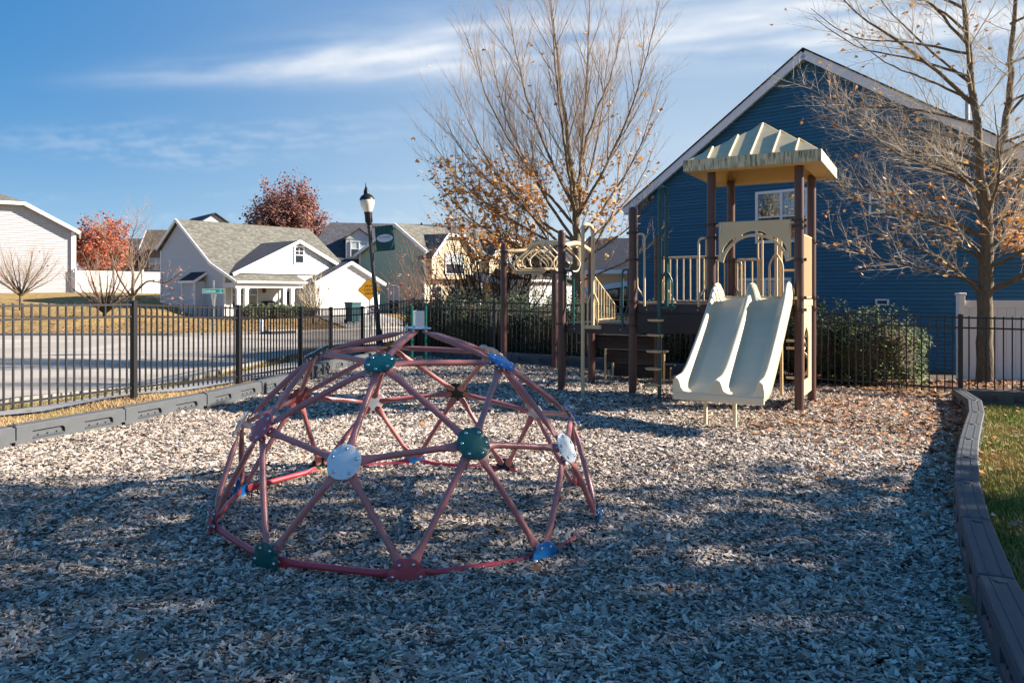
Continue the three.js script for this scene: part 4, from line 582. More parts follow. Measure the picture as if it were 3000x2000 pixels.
// dark roofed house between the blue house and the tree: white fascias, tan gable
(function navyRoof() {
  const g = thing('navy_roofed_house', 'house with dark navy roof and white fascias beside the blue house', 'house', [3.6, -.2, -36], -10 * Math.PI / 180);
  walls(g, 'front_wall', mat.sidTan, [[0, 0], [5.2, 0], [5.2, 3.1], [0, 3.1]], [0, 0, 0], ...FR, .13, .013); walls(g, 'left_wall', mat.sidTan, [[0, 0], [7, 0], [7, 3.1], [3.5, 4.7], [0, 3.1]], [0, 0, -7], ...LF, .13, .013);
  const r = mesh('roof', merge([slab([[-.3, 3.0, .5], [6, 3.0, .5], [6, 4.75, -3.5], [-.3, 4.75, -3.5]], .1), slab([[-.3, 4.75, -3.5], [6, 4.75, -3.5], [6, 3.0, -7.4], [-.3, 3.0, -7.4]], .1)]), mat.roofNavy, g); mesh('rake_board', bar3([-.32, 2.9, .5], [-.32, 4.66, -3.5], .06, .22), mat.trim, r); mesh('fascia', box(6.3, .2, .06, 2.85, 2.88, .52), mat.trim, r);
  const p = mesh('porch_roof', slab([[.1, 2.1, 3.4], [4.6, 2.75, 3.4], [4.6, 2.75, 0], [.1, 2.1, 0]], .1), mat.roofNavy, g); mesh('rake_board', bar3([.1, 2.0, 3.42], [4.6, 2.65, 3.42], .05, .22), mat.trim, p); mesh('porch_soffit', slab([[.15, 1.95, 3.3], [4.5, 2.55, 3.3], [4.5, 2.55, .1], [.15, 1.95, .1]], .03), M('#9fb4d6', .6), p);
  for (const x of [.3, 2.2]) mesh('column', box(.2, 2.0, .2, x, 1.0, 3.2), mat.white, g); windowAt(g, [1.6, .9, .01], ...FR, 1.1, 1.3, { cols: 2 }); windowAt(g, [3.4, .9, .01], ...FR, 1.0, 1.3, { cols: 2 });
})();

// large grey roofed house behind the cottage, with a lit dormer
(function greyRoof() {
  const g = thing('grey_roofed_house', 'large house with steep dark grey roof and dormer behind the cottage', 'house', [-18.5, 0, -66], 14 * Math.PI / 180), e = 4.4, pk = 8.35;
  mesh('wall', box(15, e, 9, 7.5, e / 2, -4.5), mat.sidTaupe, g);
  const r = mesh('roof', merge([slab([[-.3, e, .4], [15.3, e, .4], [15.3, pk, -4.5], [2.4, pk, -4.5]], .1), slab([[2.4, pk, -4.5], [15.3, pk, -4.5], [15.3, e, -9.4], [-.3, e, -9.4]], .1), slab([[-.3, e, -9.4], [-.3, e, .4], [2.4, pk, -4.5]], .1)]), mat.roofDark, g);
  walls(g, 'end_gable', mat.sidCottage, [[0, e], [9, e], [4.5, pk - .1]], [15.2, 0, 0], ...RT, .15, .014); mesh('rake_board', bar3([15.32, e, .4], [15.32, pk, -4.5], .06, .2), mat.trim, r);
  mesh('vent_pipe', merge([cyl(.06, .06, .7, 11, 7.6, -3.9, 8), cyl(.1, .1, .15, 11, 8.3, -3.9, 8)]), mat.iron, r);
  const d = mesh('dormer', box(2.3, 2.0, 3.2, 4.9, 5.6, -1.6), mat.sidCottage, g); mesh('dormer_roof', merge([slab([[3.55, 6.5, .25], [4.9, 7.5, .25], [4.9, 7.5, -4.2], [3.55, 6.5, -3.2]], .07), slab([[4.9, 7.5, .25], [6.25, 6.5, .25], [6.25, 6.5, -3.2], [4.9, 7.5, -4.2]], .07)]), mat.roofBrown, d); mesh('dormer_gable', (() => { const s = new THREE.Shape(); s.moveTo(3.7, 6.5); s.lineTo(6.1, 6.5); s.lineTo(4.9, 7.4); s.closePath(); const x = extr(s, .04); x.translate(0, 0, 0); return x; })(), mat.sidCottage, d); windowAt(d, [4.9, 4.95, .01], ...FR, 1.4, 1.3, { cols: 2, up: mat.blind });
})();

// white house on the rise at the far left
(function whiteHouse() {
  const g = thing('white_house', 'tall white lap sided house on the grassy rise', 'house', [-48.7, 1.6, -53.6], 30 * Math.PI / 180), x1 = 14.9, e = 5.05;
  const gw = mesh('gable_wall', box(x1 - .2, e - .2, .1, x1 / 2, e / 2 - .2, -.08), mat.sidWhite, g); for (const b of siding([[0, -.6], [x1, -.6], [x1, e], [11.6, 7.1], [0, 7.2]], [0, 0, 0], ...FR, .2, .02)) mesh('siding_board', b, mat.sidWhite, gw); walls(g, 'side_wall', mat.sidWhite, [[0, -.6], [11, -.6], [11, e], [0, e]], [x1, 0, 0], ...RT, .2, .02);
  mesh('left_wall', box(.15, 7.6, 10.8, .1, 3.2, -5.5), mat.sidWhite, g); mesh('back_wall', box(x1 - .3, e + .6, .15, x1 / 2, e / 2 - .3, -10.9), mat.sidWhite, g); mesh('corner_board', box(.25, e + .4, .2, x1 - .05, e / 2 - .2, .05), mat.trim, g);
  const r = mesh('roof', merge([slab([[-.3, 7.35, .45], [11.6, 7.25, .45], [9.3, 8.3, -3], [-.3, 8.3, -3]], .12), slab([[11.6, 7.25, .45], [x1 + .45, e + .05, .45], [x1 + .45, e + .05, -11], [9.3, 8.3, -8], [9.3, 8.3, -3]], .12), slab([[-.3, 8.3, -3], [9.3, 8.3, -3], [9.3, 8.3, -8], [-.3, 8.3, -8]], .12), slab([[-.3, 8.3, -8], [9.3, 8.3, -8], [x1 + .45, e + .05, -11.2], [-.3, e + .05, -11.2]], .12)]), mat.roofOlive, g);
  mesh('rake_board', merge([bar3([11.6, 7.1, .45], [x1 + .4, e - .05, .45], .06, .28), bar3([-.3, 7.22, .45], [11.65, 7.12, .45], .06, .26)]), mat.trim, r); mesh('downspout', merge([box(.1, e, .1, x1 + .12, e / 2 - .2, .1), box(.25, .15, .2, x1 + .3, e - .1, .2)]), mat.trim, g); mesh('gutter', box(.15, .14, 11, x1 + .45, e - .02, -5.3), mat.trim, r);
})();

// the two houses seen between the white house and the cottage
(function farHouses() {
  let g = thing('dark_roofed_house', 'far house with blackish roof behind the red maple and vinyl fence', 'house', [-41, 1.6, -78], 24 * Math.PI / 180); mesh('wall', box(8, 3.6, 7, 4, 1.8, -3.5), mat.sidTaupe, g); mesh('roof', merge([slab([[-.4, 3.5, .4], [8.4, 3.5, .4], [7.6, 6.0, -3.5], [-.4, 6.0, -3.5]], .1), slab([[-.4, 6, -3.5], [7.6, 6, -3.5], [8.4, 3.5, -7.4], [-.4, 3.5, -7.4]], .1), slab([[8.4, 3.5, .4], [8.4, 3.5, -7.4], [7.6, 6, -3.5]], .1)]), mat.roofNavy, g); windowAt(g, [6.2, 1.2, .01], ...FR, 1.2, 1.4, { cols: 2, up: mat.blind }); walls(g, 'deck_rail', mat.sidTaupe, [[0, .4], [4, .4], [4, 1.3], [0, 1.3]], [3.5, 0, 1.5], ...FR, .12, .02);
  g = thing('taupe_house', 'far taupe house with brown gable roof peeking over the cottage eave', 'house', [-37.0, 1.5, -75], 12 * Math.PI / 180); walls(g, 'front_wall', mat.sidTaupe, [[0, 0], [6, 0], [6, 4.6], [0, 4.6]], [0, 0, 0], ...FR, .15, .014); walls(g, 'left_gable', mat.sidTaupe, [[0, 0], [5, 0], [5, 4.6], [2.5, 6.6], [0, 4.6]], [0, 0, -5], ...LF, .15, .014); const r = mesh('roof', merge([slab([[-.3, 4.5, .35], [6.3, 4.5, .35], [6.3, 6.7, -2.5], [-.3, 6.7, -2.5]], .1), slab([[-.3, 6.7, -2.5], [6.3, 6.7, -2.5], [6.3, 4.5, -5.3], [-.3, 4.5, -5.3]], .1)]), mat.roofBrown, g); mesh('rake_board', bar3([-.32, 4.4, .35], [-.32, 6.6, -2.5], .06, .2), mat.trim, r); for (const x of [.85, 1.5, 2.15]) windowAt(g, [x, 2.5, .01], ...FR, .5, 1.1, { up: mat.blind });
  g = thing('peaked_house', 'distant house whose small white gable pokes above the cottage ridge', 'house', [-37, 1.5, -84], 40 * Math.PI / 180); mesh('wall', box(7, 7.0, 8, 3.5, 3.5, -4), mat.sidWhite, g); walls(g, 'front_gable', mat.sidWhite, [[0, 7], [7, 7], [3.5, 9.2]], [0, 0, .02], ...FR, .15, .014); mesh('roof', merge([slab([[-.3, 6.9, .4], [3.5, 9.4, .4], [3.5, 9.4, -8.4], [-.3, 6.9, -8.4]], .1), slab([[3.5, 9.4, .4], [7.3, 6.9, .4], [7.3, 6.9, -8.4], [3.5, 9.4, -8.4]], .1)]), mat.roofDark, g);
})();

// white vinyl privacy fences: panels of upright boards between posts
function vinyl(label, posts, h, boards) {
  const p0 = posts[0], g = thing('vinyl_fence', label, 'fence', [p0[0], 0, -p0[1]], 0, 'white vinyl fences');
  posts.forEach(([x, D, y], i) => {
    const X = x - p0[0], Z = -(D - p0[1]); mesh('post', merge([rbox(.13, h + .45, .13, X, y + h / 2 - .1, Z, .01), rbox(.17, .05, .17, X, y + h + .14, Z, .015)]), mat.vinyl, g); if (i === posts.length - 1) return;
    const [x2, D2, y2] = posts[i + 1], dx = x2 - x, dz = -(D2 - D), L = Math.hypot(dx, dz), turn = Math.atan2(-dz, dx), p = mesh('panel', box(L - .12, .16, .05), mat.vinyl, g); p.position.set(X + dx / 2, (y + y2) / 2 + h - .08, Z + dz / 2); p.rotation.y = turn; const q = mesh('rail', box(L - .12, .14, .05), mat.vinyl, p); q.position.y = -h + .2; const n = Math.round(L / boards);
    for (let k = 0; k < n; k++) { const b = mesh('board', rbox(L / n - .006, h - .28, .022, 0, 0, 0, .005), mat.vinyl, p); b.position.set(-L / 2 + L * (k + .5) / n, -h / 2 + .06, 0); }
  });
}
vinyl('white vinyl privacy fence behind the maple trunk and black fence', [[9.72, 16.2, -.3], [12.1, 15.9, -.3], [14.5, 15.6, -.3], [16.9, 15.3, -.25], [19.3, 15.0, -.2], [21.7, 14.7, -.15], [24.1, 14.4, -.1], [26.5, 14.1, -.1]], 1.82, .18);
vinyl('white vinyl fence on the rise between the white house and cottage', [[-35.55, 60.85, 1.65], [-33.1, 62.25, 1.63], [-31.3, 63.3, 1.6], [-29.5, 64.3, 1.58], [-27.7, 65.4, 1.55]], 1.85, .8);
// ---------------------------------------------------------------- trees and shrubs
// growth: polylines with radii; each limb bends a little towards the light and sends out side shoots
function grow(r, out, p, d, len, rad, lv, o) {
  const n = Math.max(3, Math.round(len / (o.step ?? .3))), pts = [{ p: p.clone(), r: rad }], dir = d.clone().normalize(), kids = [];
  const q = p.clone();
  for (let i = 1; i <= n; i++) {
    const w = o.wob ?? .16; dir.x += (r() - .5) * w; dir.z += (r() - .5) * w; dir.y += (r() - .5) * w * .8 + (lv > 0 ? o.up ?? .03 : 0); dir.normalize();
    q.addScaledVector(dir, len / n); pts.push({ p: q.clone(), r: rad * mix(1, o.tip ?? .3, i / n) });
    kids.push(dir.clone());
  }
  out.push({ pts, lv });
  if (lv >= o.levels) return;
  branchOff(r, out, pts, kids, len, lv, o);
}
function branchOff(r, out, pts, dirs, len, lv, o) {
  const den = (o.density?.[lv] ?? 3), cnt = Math.round(den * len * (.8 + .4 * r())), n = pts.length - 1; let ph = r() * 6.28;
  for (let k = 0; k < cnt; k++) {
    const t = mix(o.from?.[lv] ?? .2, 1, (k + r() * .8) / cnt), i = Math.min(n - 1, Math.floor(t * n)), b = pts[i].p.clone().lerp(pts[i + 1].p, t * n - i), d = dirs[Math.min(i, dirs.length - 1)];
    ph += 2.4 + r() * .7; const ax = V(0, 1, 0).cross(d); if (ax.lengthSq() < 1e-3) ax.set(1, 0, 0); ax.normalize().applyAxisAngle(d, ph);
    const an = (o.angle?.[lv] ?? .75) * (.75 + .5 * r()), cd = d.clone().applyAxisAngle(ax, an); if (o.lift) { cd.y += o.lift; cd.normalize(); } if (o.flat && lv < 2) cd.z *= o.flat;
    const L = (o.len?.[lv] ?? .45) * len * (1 - (o.fall ?? .4) * t) * (.6 + .7 * r()), rr = Math.min(pts[i].r * .6, Math.max(o.rmin ?? .003, L * (o.thick ?? .011))); if (L < .08) continue;
    grow(r, out, b, cd, L, rr, lv + 1, o);
  }
}
function limbs(r, out, list, o) {                        // main limbs given by hand: [[x,y,z,r], ...] through-points
  for (const l of list) {
    const c = new THREE.CatmullRomCurve3(l.map(q => V(q[0], q[1], q[2]))), n = (l.length - 1) * 5, pts = [], dirs = [];
    for (let i = 0; i <= n; i++) { const t = i / n, k = Math.min(l.length - 2, Math.floor(t * (l.length - 1))), f = t * (l.length - 1) - k, p = c.getPoint(t); p.x += (r() - .5) * .04; p.z += (r() - .5) * .04; pts.push({ p, r: mix(l[k][3], l[k + 1][3], f) }); if (i) dirs.push(V().subVectors(p, pts[i - 1].p).normalize()); }
    out.push({ pts, lv: 0, main: true }); branchOff(r, out, pts, dirs, c.getLength(), 0, l.o ? { ...o, ...l.o, density: [l.o.d, ...o.density.slice(1)], len: [l.o.l, ...o.len.slice(1)] } : o);
  }
}
function woodGeo(list, smin = 3) {
  const P = [], N = [], U = [], I = [];
  for (const b of list) { let nr = V(.31, .2, .93); const st = b.pts.map((q, i) => ({ p: q.p, a: q.r, b: q.r, n: nr })), R = b.pts[0].r; loftRaw(st, R > .07 ? 12 : R > .03 ? 8 : R > .01 ? 5 : smin, false, P, N, U, I); }
  return geoFrom(P, U, N, null, I);
}
const LEAFPTS = [[0, 0], [.36, .22], [.5, .5], [.26, .62], [0, 1], [-.26, .62], [-.5, .5], [-.36, .22]];
function leafGeo(r, spots, size, cols, droop = .5, lobes = true) {
  const P = [], C = [], I = [], m = new THREE.Matrix4(), e = new THREE.Euler(), v = V(), pts = lobes ? LEAFPTS : [[0, 0], [.28, .35], [.2, .75], [0, 1], [-.2, .75], [-.28, .35]];
  for (const s of spots) {
    e.set(Math.PI / 2 + droop + (r() - .5) * 1.5, r() * 6.28, (r() - .5) * 1.4, 'YXZ'); m.makeRotationFromEuler(e); const k = size * (.6 + .8 * r()), b = P.length / 3, c = cols[Math.floor(r() * cols.length)], q = .7 + .6 * r();
    for (const [x, y] of pts) { v.set(x * k, y * k, Math.abs(x) * k * .5).applyMatrix4(m).add(s); P.push(v.x, v.y, v.z); C.push(c[0] * q, c[1] * q, c[2] * q); }
    for (let i = 1; i < pts.length - 1; i++) I.push(b, b + i, b + i + 1);
  }
  return geoFrom(P, null, null, C, I);
}
const ORANGE = [[.72, .34, .06], [.62, .26, .05], [.78, .44, .10], [.48, .2, .06]], REDS = [[.45, .07, .02], [.52, .12, .025], [.36, .05, .03], [.58, .2, .04]], RUST = [[.24, .07, .05], [.30, .10, .06], [.20, .06, .05], [.34, .14, .07]], PINK = [[.42, .16, .12], [.5, .2, .13], [.36, .17, .14]], GREENS = [[.045, .085, .025], [.06, .10, .03], [.035, .065, .02], [.09, .13, .04]];
function tree(name, label, pos, build, o = {}) {
  const g = thing(name, label, o.cat ?? 'tree', pos, 0, o.group), r = rng(o.seed ?? 1), out = []; build(r, out);
  const thick = out.filter(b => b.main || b.pts[0].r > (o.trunkR ?? .05)), thin = out.filter(b => !thick.includes(b));
  mesh('trunk', woodGeo(thick), o.bark ?? mat.bark, g); const crown = mesh('crown', woodGeo(thin), o.twig ?? mat.twig, g);
  if (o.leaves) { const spots = []; for (const b of thin) if (b.lv >= (o.leafLv ?? 2)) for (const q of b.pts.slice(1)) for (let k = 0; k < (o.clump ?? 1); k++) if (r() < o.leaves(q.p)) { const j = o.jit ?? .05; spots.push(q.p.clone().add(V((r() - .5) * j, (r() - .5) * j, (r() - .5) * j))); } if (spots.length) mesh('leaves', leafGeo(r, spots, o.leafSize ?? .09, o.cols ?? ORANGE), mat.leaf, crown); o.count && console.log(name, 'leaves', spots.length); }
  return g;
}
// the tall tree in the middle, bare above and orange below (base at x 1.6, 19 m away)
tree('maple_tree', 'tall bare topped maple with orange lower leaves behind the play structure', [1.58, -.05, -19], (r, out) => {
  const o = { levels: 3, density: [4.4, 6.5, 5], len: [.3, .5, .5], angle: [.6, .55, .55], up: .06, wob: .13, lift: .3, from: [.22, .12, .1], thick: .0085, rmin: .0038, step: .26, fall: .25 }, L = [];
  const A = (l, q) => Object.assign(l, { o: q });
  L.push(A([[0, -.2, 0, .15], [.02, 1.2, .0, .118], [.06, 2.6, .02, .105], [.05, 3.6, 0, .09], [-.08, 5.0, .05, .068], [-.3, 6.6, .1, .046], [-.5, 8.2, .1, .024], [-.62, 9.3, .1, .009]], { d: 3.6, l: .16, from: [.36, .12, .1] }));
  L.push([[.06, 3.3, 0, .07], [.14, 4.3, -.1, .06], [.24, 5.3, -.1, .046], [.6, 6.4, -.15, .03], [1.0, 7.4, -.2, .016], [1.2, 8.3, -.2, .007]]);
  const fan = [[-70, 3.6, 2.0], [-62, 4.3, 2.3], [-55, 4.6, 2.7], [-48, 5.0, 3.0], [-40, 5.3, 2.6], [-33, 5.5, 3.4], [-26, 5.7, 3.0], [-18, 6.0, 3.8], [-8, 5.6, 3.6], [4, 5.6, 3.9], [12, 5.4, 3.4], [22, 4.9, 3.6], [30, 4.3, 3.0], [40, 3.6, 2.8], [52, 2.9, 2.5], [62, 2.6, 2.0], [-52, 3.4, 1.9], [-30, 4.4, 2.2], [25, 3.5, 2.2]];
  fan.forEach(([a, len, h], i) => { const t = a * Math.PI / 180, dz = ((i * 5 % 7) / 6 - .5) * 1.1, R = len * (.92 + .16 * r()), q = .017 + .0048 * len, ex = Math.sin(t), ey = Math.cos(t); L.push([[.05, h, 0, q], [.05 + ex * R * .3 * 1.15, h + ey * R * .26, dz * R * .2, q * .78], [.05 + ex * R * .66 * 1.06, h + ey * R * .62, dz * R * .42, q * .45], [.05 + ex * R * .93, h + ey * R * .98 + .2, dz * R * .55, .006]]); });
  limbs(r, out, L, o);
}, { seed: 42, bark: mat.barkPale, twig: mat.twig, leaves: p => p.y < 5.2 && p.x < 1.2 ? (p.y < 4.4 ? .42 : .16) * (p.x < .5 ? 1 : .55) : p.y < 6.2 && p.x > .9 ? .03 : .0015, leafSize: .11, count: 1 });
// the large tree at the right, against the blue wall
tree('maple_tree', 'large forked maple with few leaves in front of the white vinyl fence', [9.5, -.12, -15], (r, out) => {
  const A = (l, o) => Object.assign(l, { o });
  const o = { levels: 3, density: [5.4, 7.5, 6], len: [.28, .52, .5], angle: [.75, .7, .65], up: .05, wob: .24, lift: .16, from: [.2, .12, .1], fall: .25, thick: .0085, rmin: .0036, step: .24 };
  const L = [A([[0, -.2, 0, .21], [0, .15, 0, .168], [0, 1.0, 0, .142], [.0, 2.2, 0, .135], [.03, 3.3, 0, .12], [-.1, 4.2, .02, .085], [-.25, 5.6, .05, .07], [-.42, 7.2, .05, .05], [-.5, 8.8, .05, .03], [-.55, 10.4, .05, .01]], { d: 3.4, l: .18, from: [.34, .15, .1], angle: [.95, .7, .65], lift: 0 }),
    A([[.03, 3.3, 0, .085], [.22, 4.3, -.05, .078], [.5, 5.4, -.1, .066], [.6, 6.8, -.1, .05], [.72, 8.4, -.1, .03], [.9, 10.2, -.1, .01]], { d: 3.6, l: .22, from: [.1, .15, .1], angle: [.95, .7, .65], lift: 0 }),
    [[.0, 1.75, 0, .05], [-.6, 2.15, .2, .038], [-1.2, 2.5, .4, .026], [-2.0, 2.75, .7, .014], [-2.9, 3.0, 1.0, .006]], [[.0, 1.8, 0, .06], [.7, 2.2, .2, .05], [1.4, 2.8, .3, .035], [2.2, 3.2, .3, .015]],
    [[-.02, 2.5, 0, .035], [-.9, 3.0, .5, .026], [-1.8, 3.2, .9, .016], [-2.7, 3.6, 1.2, .007]], [[.02, 2.9, 0, .035], [-.8, 3.3, .0, .03], [-1.5, 3.4, -.1, .022], [-2.5, 3.7, -.1, .013], [-3.2, 4.2, 0, .006]],
    [[-.05, 3.7, 0, .035], [-.9, 4.2, .4, .028], [-1.9, 4.4, .6, .018], [-3.0, 5.0, .9, .007]], [[-.12, 4.4, 0, .035], [-1.0, 4.9, -.2, .028], [-2.1, 5.1, -.3, .018], [-3.1, 5.7, -.4, .007]],
    [[-.25, 5.6, 0, .045], [-1.1, 6.2, .2, .036], [-2.0, 6.75, .4, .026], [-2.9, 7.3, .5, .014], [-3.5, 8.0, .6, .006]], [[-.3, 6.0, 0, .03], [-1.0, 6.9, -.4, .022], [-1.7, 7.8, -.6, .012], [-2.2, 8.8, -.7, .006]],
    [[-.38, 6.8, 0, .03], [-1.3, 7.6, .2, .022], [-2.3, 8.2, .3, .012], [-3.2, 8.9, .3, .006]], [[.5, 5.4, 0, .03], [1.1, 6.2, .2, .024], [1.9, 6.9, .3, .014], [2.5, 7.8, .3, .006]],
    [[.1, 3.6, 0, .035], [.5, 4.3, .9, .028], [.8, 5.2, 1.6, .016], [1.0, 6.2, 2.0, .006]], [[.05, 2.3, 0, .04], [.4, 2.7, .8, .03], [.6, 3.1, 1.5, .018], [.8, 3.7, 2.1, .006]], [[0, 3.2, 0, .035], [-.4, 3.9, 1.0, .026], [-.9, 4.3, 1.8, .014], [-1.3, 5.0, 2.3, .006]], [[.02, 2.7, 0, .03], [.8, 3.2, -.6, .024], [1.6, 3.6, -.9, .012], [2.2, 4.3, -1.1, .006]],
    [[-.1, 4.0, 0, .03], [-.7, 4.6, -.8, .022], [-1.3, 5.2, -1.4, .012], [-1.7, 6, -1.8, .006]], [[.3, 4.6, 0, .03], [1.0, 5.0, .5, .022], [1.7, 5.2, .8, .012], [2.5, 5.7, 1.0, .006]]];
  for (let i = 0; i < 13; i++) { const h = 2.0 + i * .46, z = ((i * 5 % 7) / 6 - .5) * 2.2, R = 2.5 + .9 * r(), lx = h > 4 ? -.1 - (h - 4) * .1 : 0; L.push([[lx, h, 0, .03], [lx - R * .35, h + .28 + .15 * r(), z * .3, .022], [lx - R * .72, h + .42 + .3 * r(), z * .7, .013], [lx - R, h + .9 + .5 * r(), z, .005]]); }
  for (let i = 0; i < 7; i++) { const h = 2.4 + i * .8, z = ((i * 3 % 5) / 4 - .5) * 2, R = 1.6 + r(), lx = h > 4 ? .25 + (h - 4) * .08 : 0; L.push([[lx, h, 0, .03], [lx + R * .4, h + .35, z * .3, .02], [lx + R, h + 1.0, z, .006]]); }
  limbs(r, out, L, o);
}, { seed: 77, bark: mat.bark, twig: mat.twigPale, leaves: p => p.x > .25 && p.y < 3.5 && p.y > 1.7 ? .5 : p.y < 4 ? .055 : .01, leafSize: .09, count: 1 });
// many-stemmed bare shrub behind the hedge
const shrubBuild = (h, w, n, o = {}) => (r, out) => {
  const opt = { levels: o.levels ?? 3, density: [o.d0 ?? 3.6, o.d1 ?? 5, o.d2 ?? 4], len: [.46, .5, .5], angle: [.5, .55, .6], up: .06, wob: .2, lift: .05, from: [.22, .15, .1], thick: .008, rmin: o.rmin ?? .005, step: .3 };
  const L = []; if (o.stem) L.push([[0, -.2, 0, o.stem], [0, o.sh * .5, 0, o.stem * .9], [.02, o.sh, 0, o.stem * .85]]);
  for (let i = 0; i < n; i++) { const a = i / n * 6.28 + r() * .5, k = (.25 + .75 * Math.sqrt((i * 7 % n + .5) / n)) * w, hh = h * (1.04 - .5 * Math.pow(k / w, 2)) * (.9 + .2 * r()), b = o.sh ?? 0, q = o.stem ? o.stem * .62 : o.sr ?? .05; L.push([[Math.cos(a) * .06, b - .05, Math.sin(a) * .06, q], [Math.cos(a) * k * .34, b + (hh - b) * .25, Math.sin(a) * k * .34, q * .7], [Math.cos(a) * k * .76, b + (hh - b) * .62, Math.sin(a) * k * .76, q * .38], [Math.cos(a) * k, hh, Math.sin(a) * k, .006]]); }
  limbs(r, out, L, opt);
};
tree('crape_myrtle', 'dark many stemmed bare shrub fanning up behind the corner hedge', [-.62, -.1, -22.3], shrubBuild(4.3, 2.3, 20, { sr: .055, d0: 4.0, d1: 5.5, d2: 4, rmin: .006 }), { seed: 9, bark: mat.barkDark, twig: mat.twigDark, leaves: p => p.x < -1 ? .035 : .012, cols: PINK, leafSize: .11, cat: 'shrub' });
tree('young_tree', 'rounded bare young tree on the lawn before the white house', [-27.6, .85, -42], shrubBuild(3.7, 2.1, 18, { stem: .09, sh: .75, d0: 5.5, d1: 6, rmin: .007 }), { seed: 12, bark: mat.bark, twig: mat.twig, leaves: p => .002, cols: PINK, leafSize: .13, group: 'bare young trees across the street' });
tree('young_tree', 'low spreading bare young tree in front of the vinyl fence', [-20.7, .4, -38], shrubBuild(2.9, 2.3, 14, { stem: .1, sh: .35, d0: 5, d1: 5.5, rmin: .007 }), { seed: 13, bark: mat.barkDark, twig: mat.twig, leaves: p => .002, cols: PINK, leafSize: .13, group: 'bare young trees across the street' });
tree('young_tree', 'upright bare young tree beside the grey cottage wall', [-19.3, .35, -38], (r, out) => limbs(r, out, [[[0, -.2, 0, .11], [0, .9, 0, .09], [.05, 2.2, 0, .07], [-.1, 3.6, 0, .04], [.3, 5.1, 0, .01]], [[0, 1.0, 0, .06], [-.6, 2.2, .2, .045], [-1.2, 3.9, .2, .02], [-1.6, 4.9, .2, .008]], [[0, 1.1, 0, .06], [.8, 1.9, .1, .045], [1.7, 1.85, .1, .03], [2.6, 2.4, .2, .01]], [[0, .9, 0, .04], [1.0, 1.1, .3, .03], [2.0, 1.0, .4, .018], [2.7, .7, .4, .008]], [[.05, 1.7, 0, .05], [.6, 3.0, -.3, .035], [1.0, 4.3, -.3, .01]], [[0, .9, 0, .04], [-.7, 1.4, -.3, .03], [-1.4, 1.7, -.4, .01]]], { levels: 3, density: [4.6, 6, 5], len: [.38, .48, .48], angle: [.7, .65, .6], up: .05, wob: .2, lift: .12, from: [.3, .15], thick: .008, rmin: .009, step: .3 }), { seed: 14, bark: mat.bark, twig: mat.twig, leaves: p => p.x > 1.4 ? .05 : .005, cols: PINK, leafSize: .14, group: 'bare young trees across the street' });
tree('young_tree', 'small pale bare tree in front of the white garage', [-10.6, 0, -40], shrubBuild(3.0, .95, 11, { stem: .07, sh: .5, d0: 5, d1: 5.5, rmin: .007 }), { seed: 15, bark: mat.barkPale, twig: mat.twigPale, leaves: p => .012, cols: PINK, leafSize: .12, group: 'bare young trees across the street' });
tree('young_tree', 'pinkish leaved sapling between the lamp post and dark shrub', [-3.2, -.05, -27], shrubBuild(3.6, 1.5, 12, { stem: .05, sh: .5, d0: 4.6, d1: 5, rmin: .006 }), { seed: 16, bark: mat.bark, twig: mat.twigRed, leaves: p => .04, cols: [[.5, .14, .1], [.55, .2, .12], [.4, .2, .15]], leafSize: .1 });
const leafyBuild = (h, w, n) => shrubBuild(h, w, n, { stem: .16, sh: h * .25, d0: 3.0, d1: 3.2, rmin: .015, levels: 2 });
tree('red_maple', 'bright orange red autumn tree behind the white vinyl fence', [-38.4, 1.6, -70], leafyBuild(6.2, 2.5, 26), { seed: 18, bark: mat.barkDark, twig: mat.twigDark, leafLv: 1, leaves: p => p.y > 2.2 ? .6 : .06, clump: 4, jit: .5, cols: REDS, leafSize: .2 });
tree('russet_tree', 'dark russet leaved tree rising behind the cottage roof', [-22.0, .8, -74], leafyBuild(11.0, 3.8, 34), { seed: 19, bark: mat.barkDark, twig: mat.twigDark, leafLv: 1, leaves: p => p.y > 4 ? .5 : .05, clump: 3, jit: .6, cols: RUST, leafSize: .22 });
// leafy evergreen trees to the right of the frame, whose crowns shade the near mulch
function evergreen(label, pos, h, w, seed, n) {
  const g = thing('evergreen_tree', label, 'tree', pos, 0, 'evergreen trees beyond the right border'), r = rng(seed), out = []; limbs(r, out, [[[0, -.2, 0, .2], [.05, h * .4, 0, .14], [0, h * .95, 0, .03]]], { levels: 1, density: [3], len: [.3], angle: [1.0], up: .01, wob: .15, from: [.15], thick: .014, rmin: .012, step: .4 });
  mesh('trunk', woodGeo(out), mat.bark, g); const S = []; for (let c = 0; c < n / 34; c++) { const t = Math.pow(r(), .85), y = h * (.12 + .86 * t), R = w * Math.sin(Math.PI * Math.pow(mix(.12, 1, 1 - t), .8)) * Math.sqrt(.2 + .8 * r()), a = r() * 6.28; for (let k = 0; k < 34; k++) { const u = V(r() - .5, (r() - .5) * .7, r() - .5).multiplyScalar(1.15); S.push(V(Math.cos(a) * R, y, Math.sin(a) * R).add(u)); } } mesh('crown', leafGeo(r, S, .2, GREENS, .3, false), mat.leafGreen, g);
}
evergreen('tall leafy evergreen nearest the far end of the grass', [14.6, 0, -4.9], 11.5, 2.5, 51, 11800); evergreen('tall leafy evergreen second along the grass', [15.2, 0, -.6], 12, 2.7, 52, 11800); evergreen('tall leafy evergreen level with the viewer', [14.0, 0, 4], 11, 2.8, 53, 11800); evergreen('tall leafy evergreen behind the first two', [20, 0, -2.6], 13, 2.9, 54, 11800); evergreen('tall leafy evergreen behind the third', [19.5, 0, 2.2], 13, 3.0, 55, 11800);

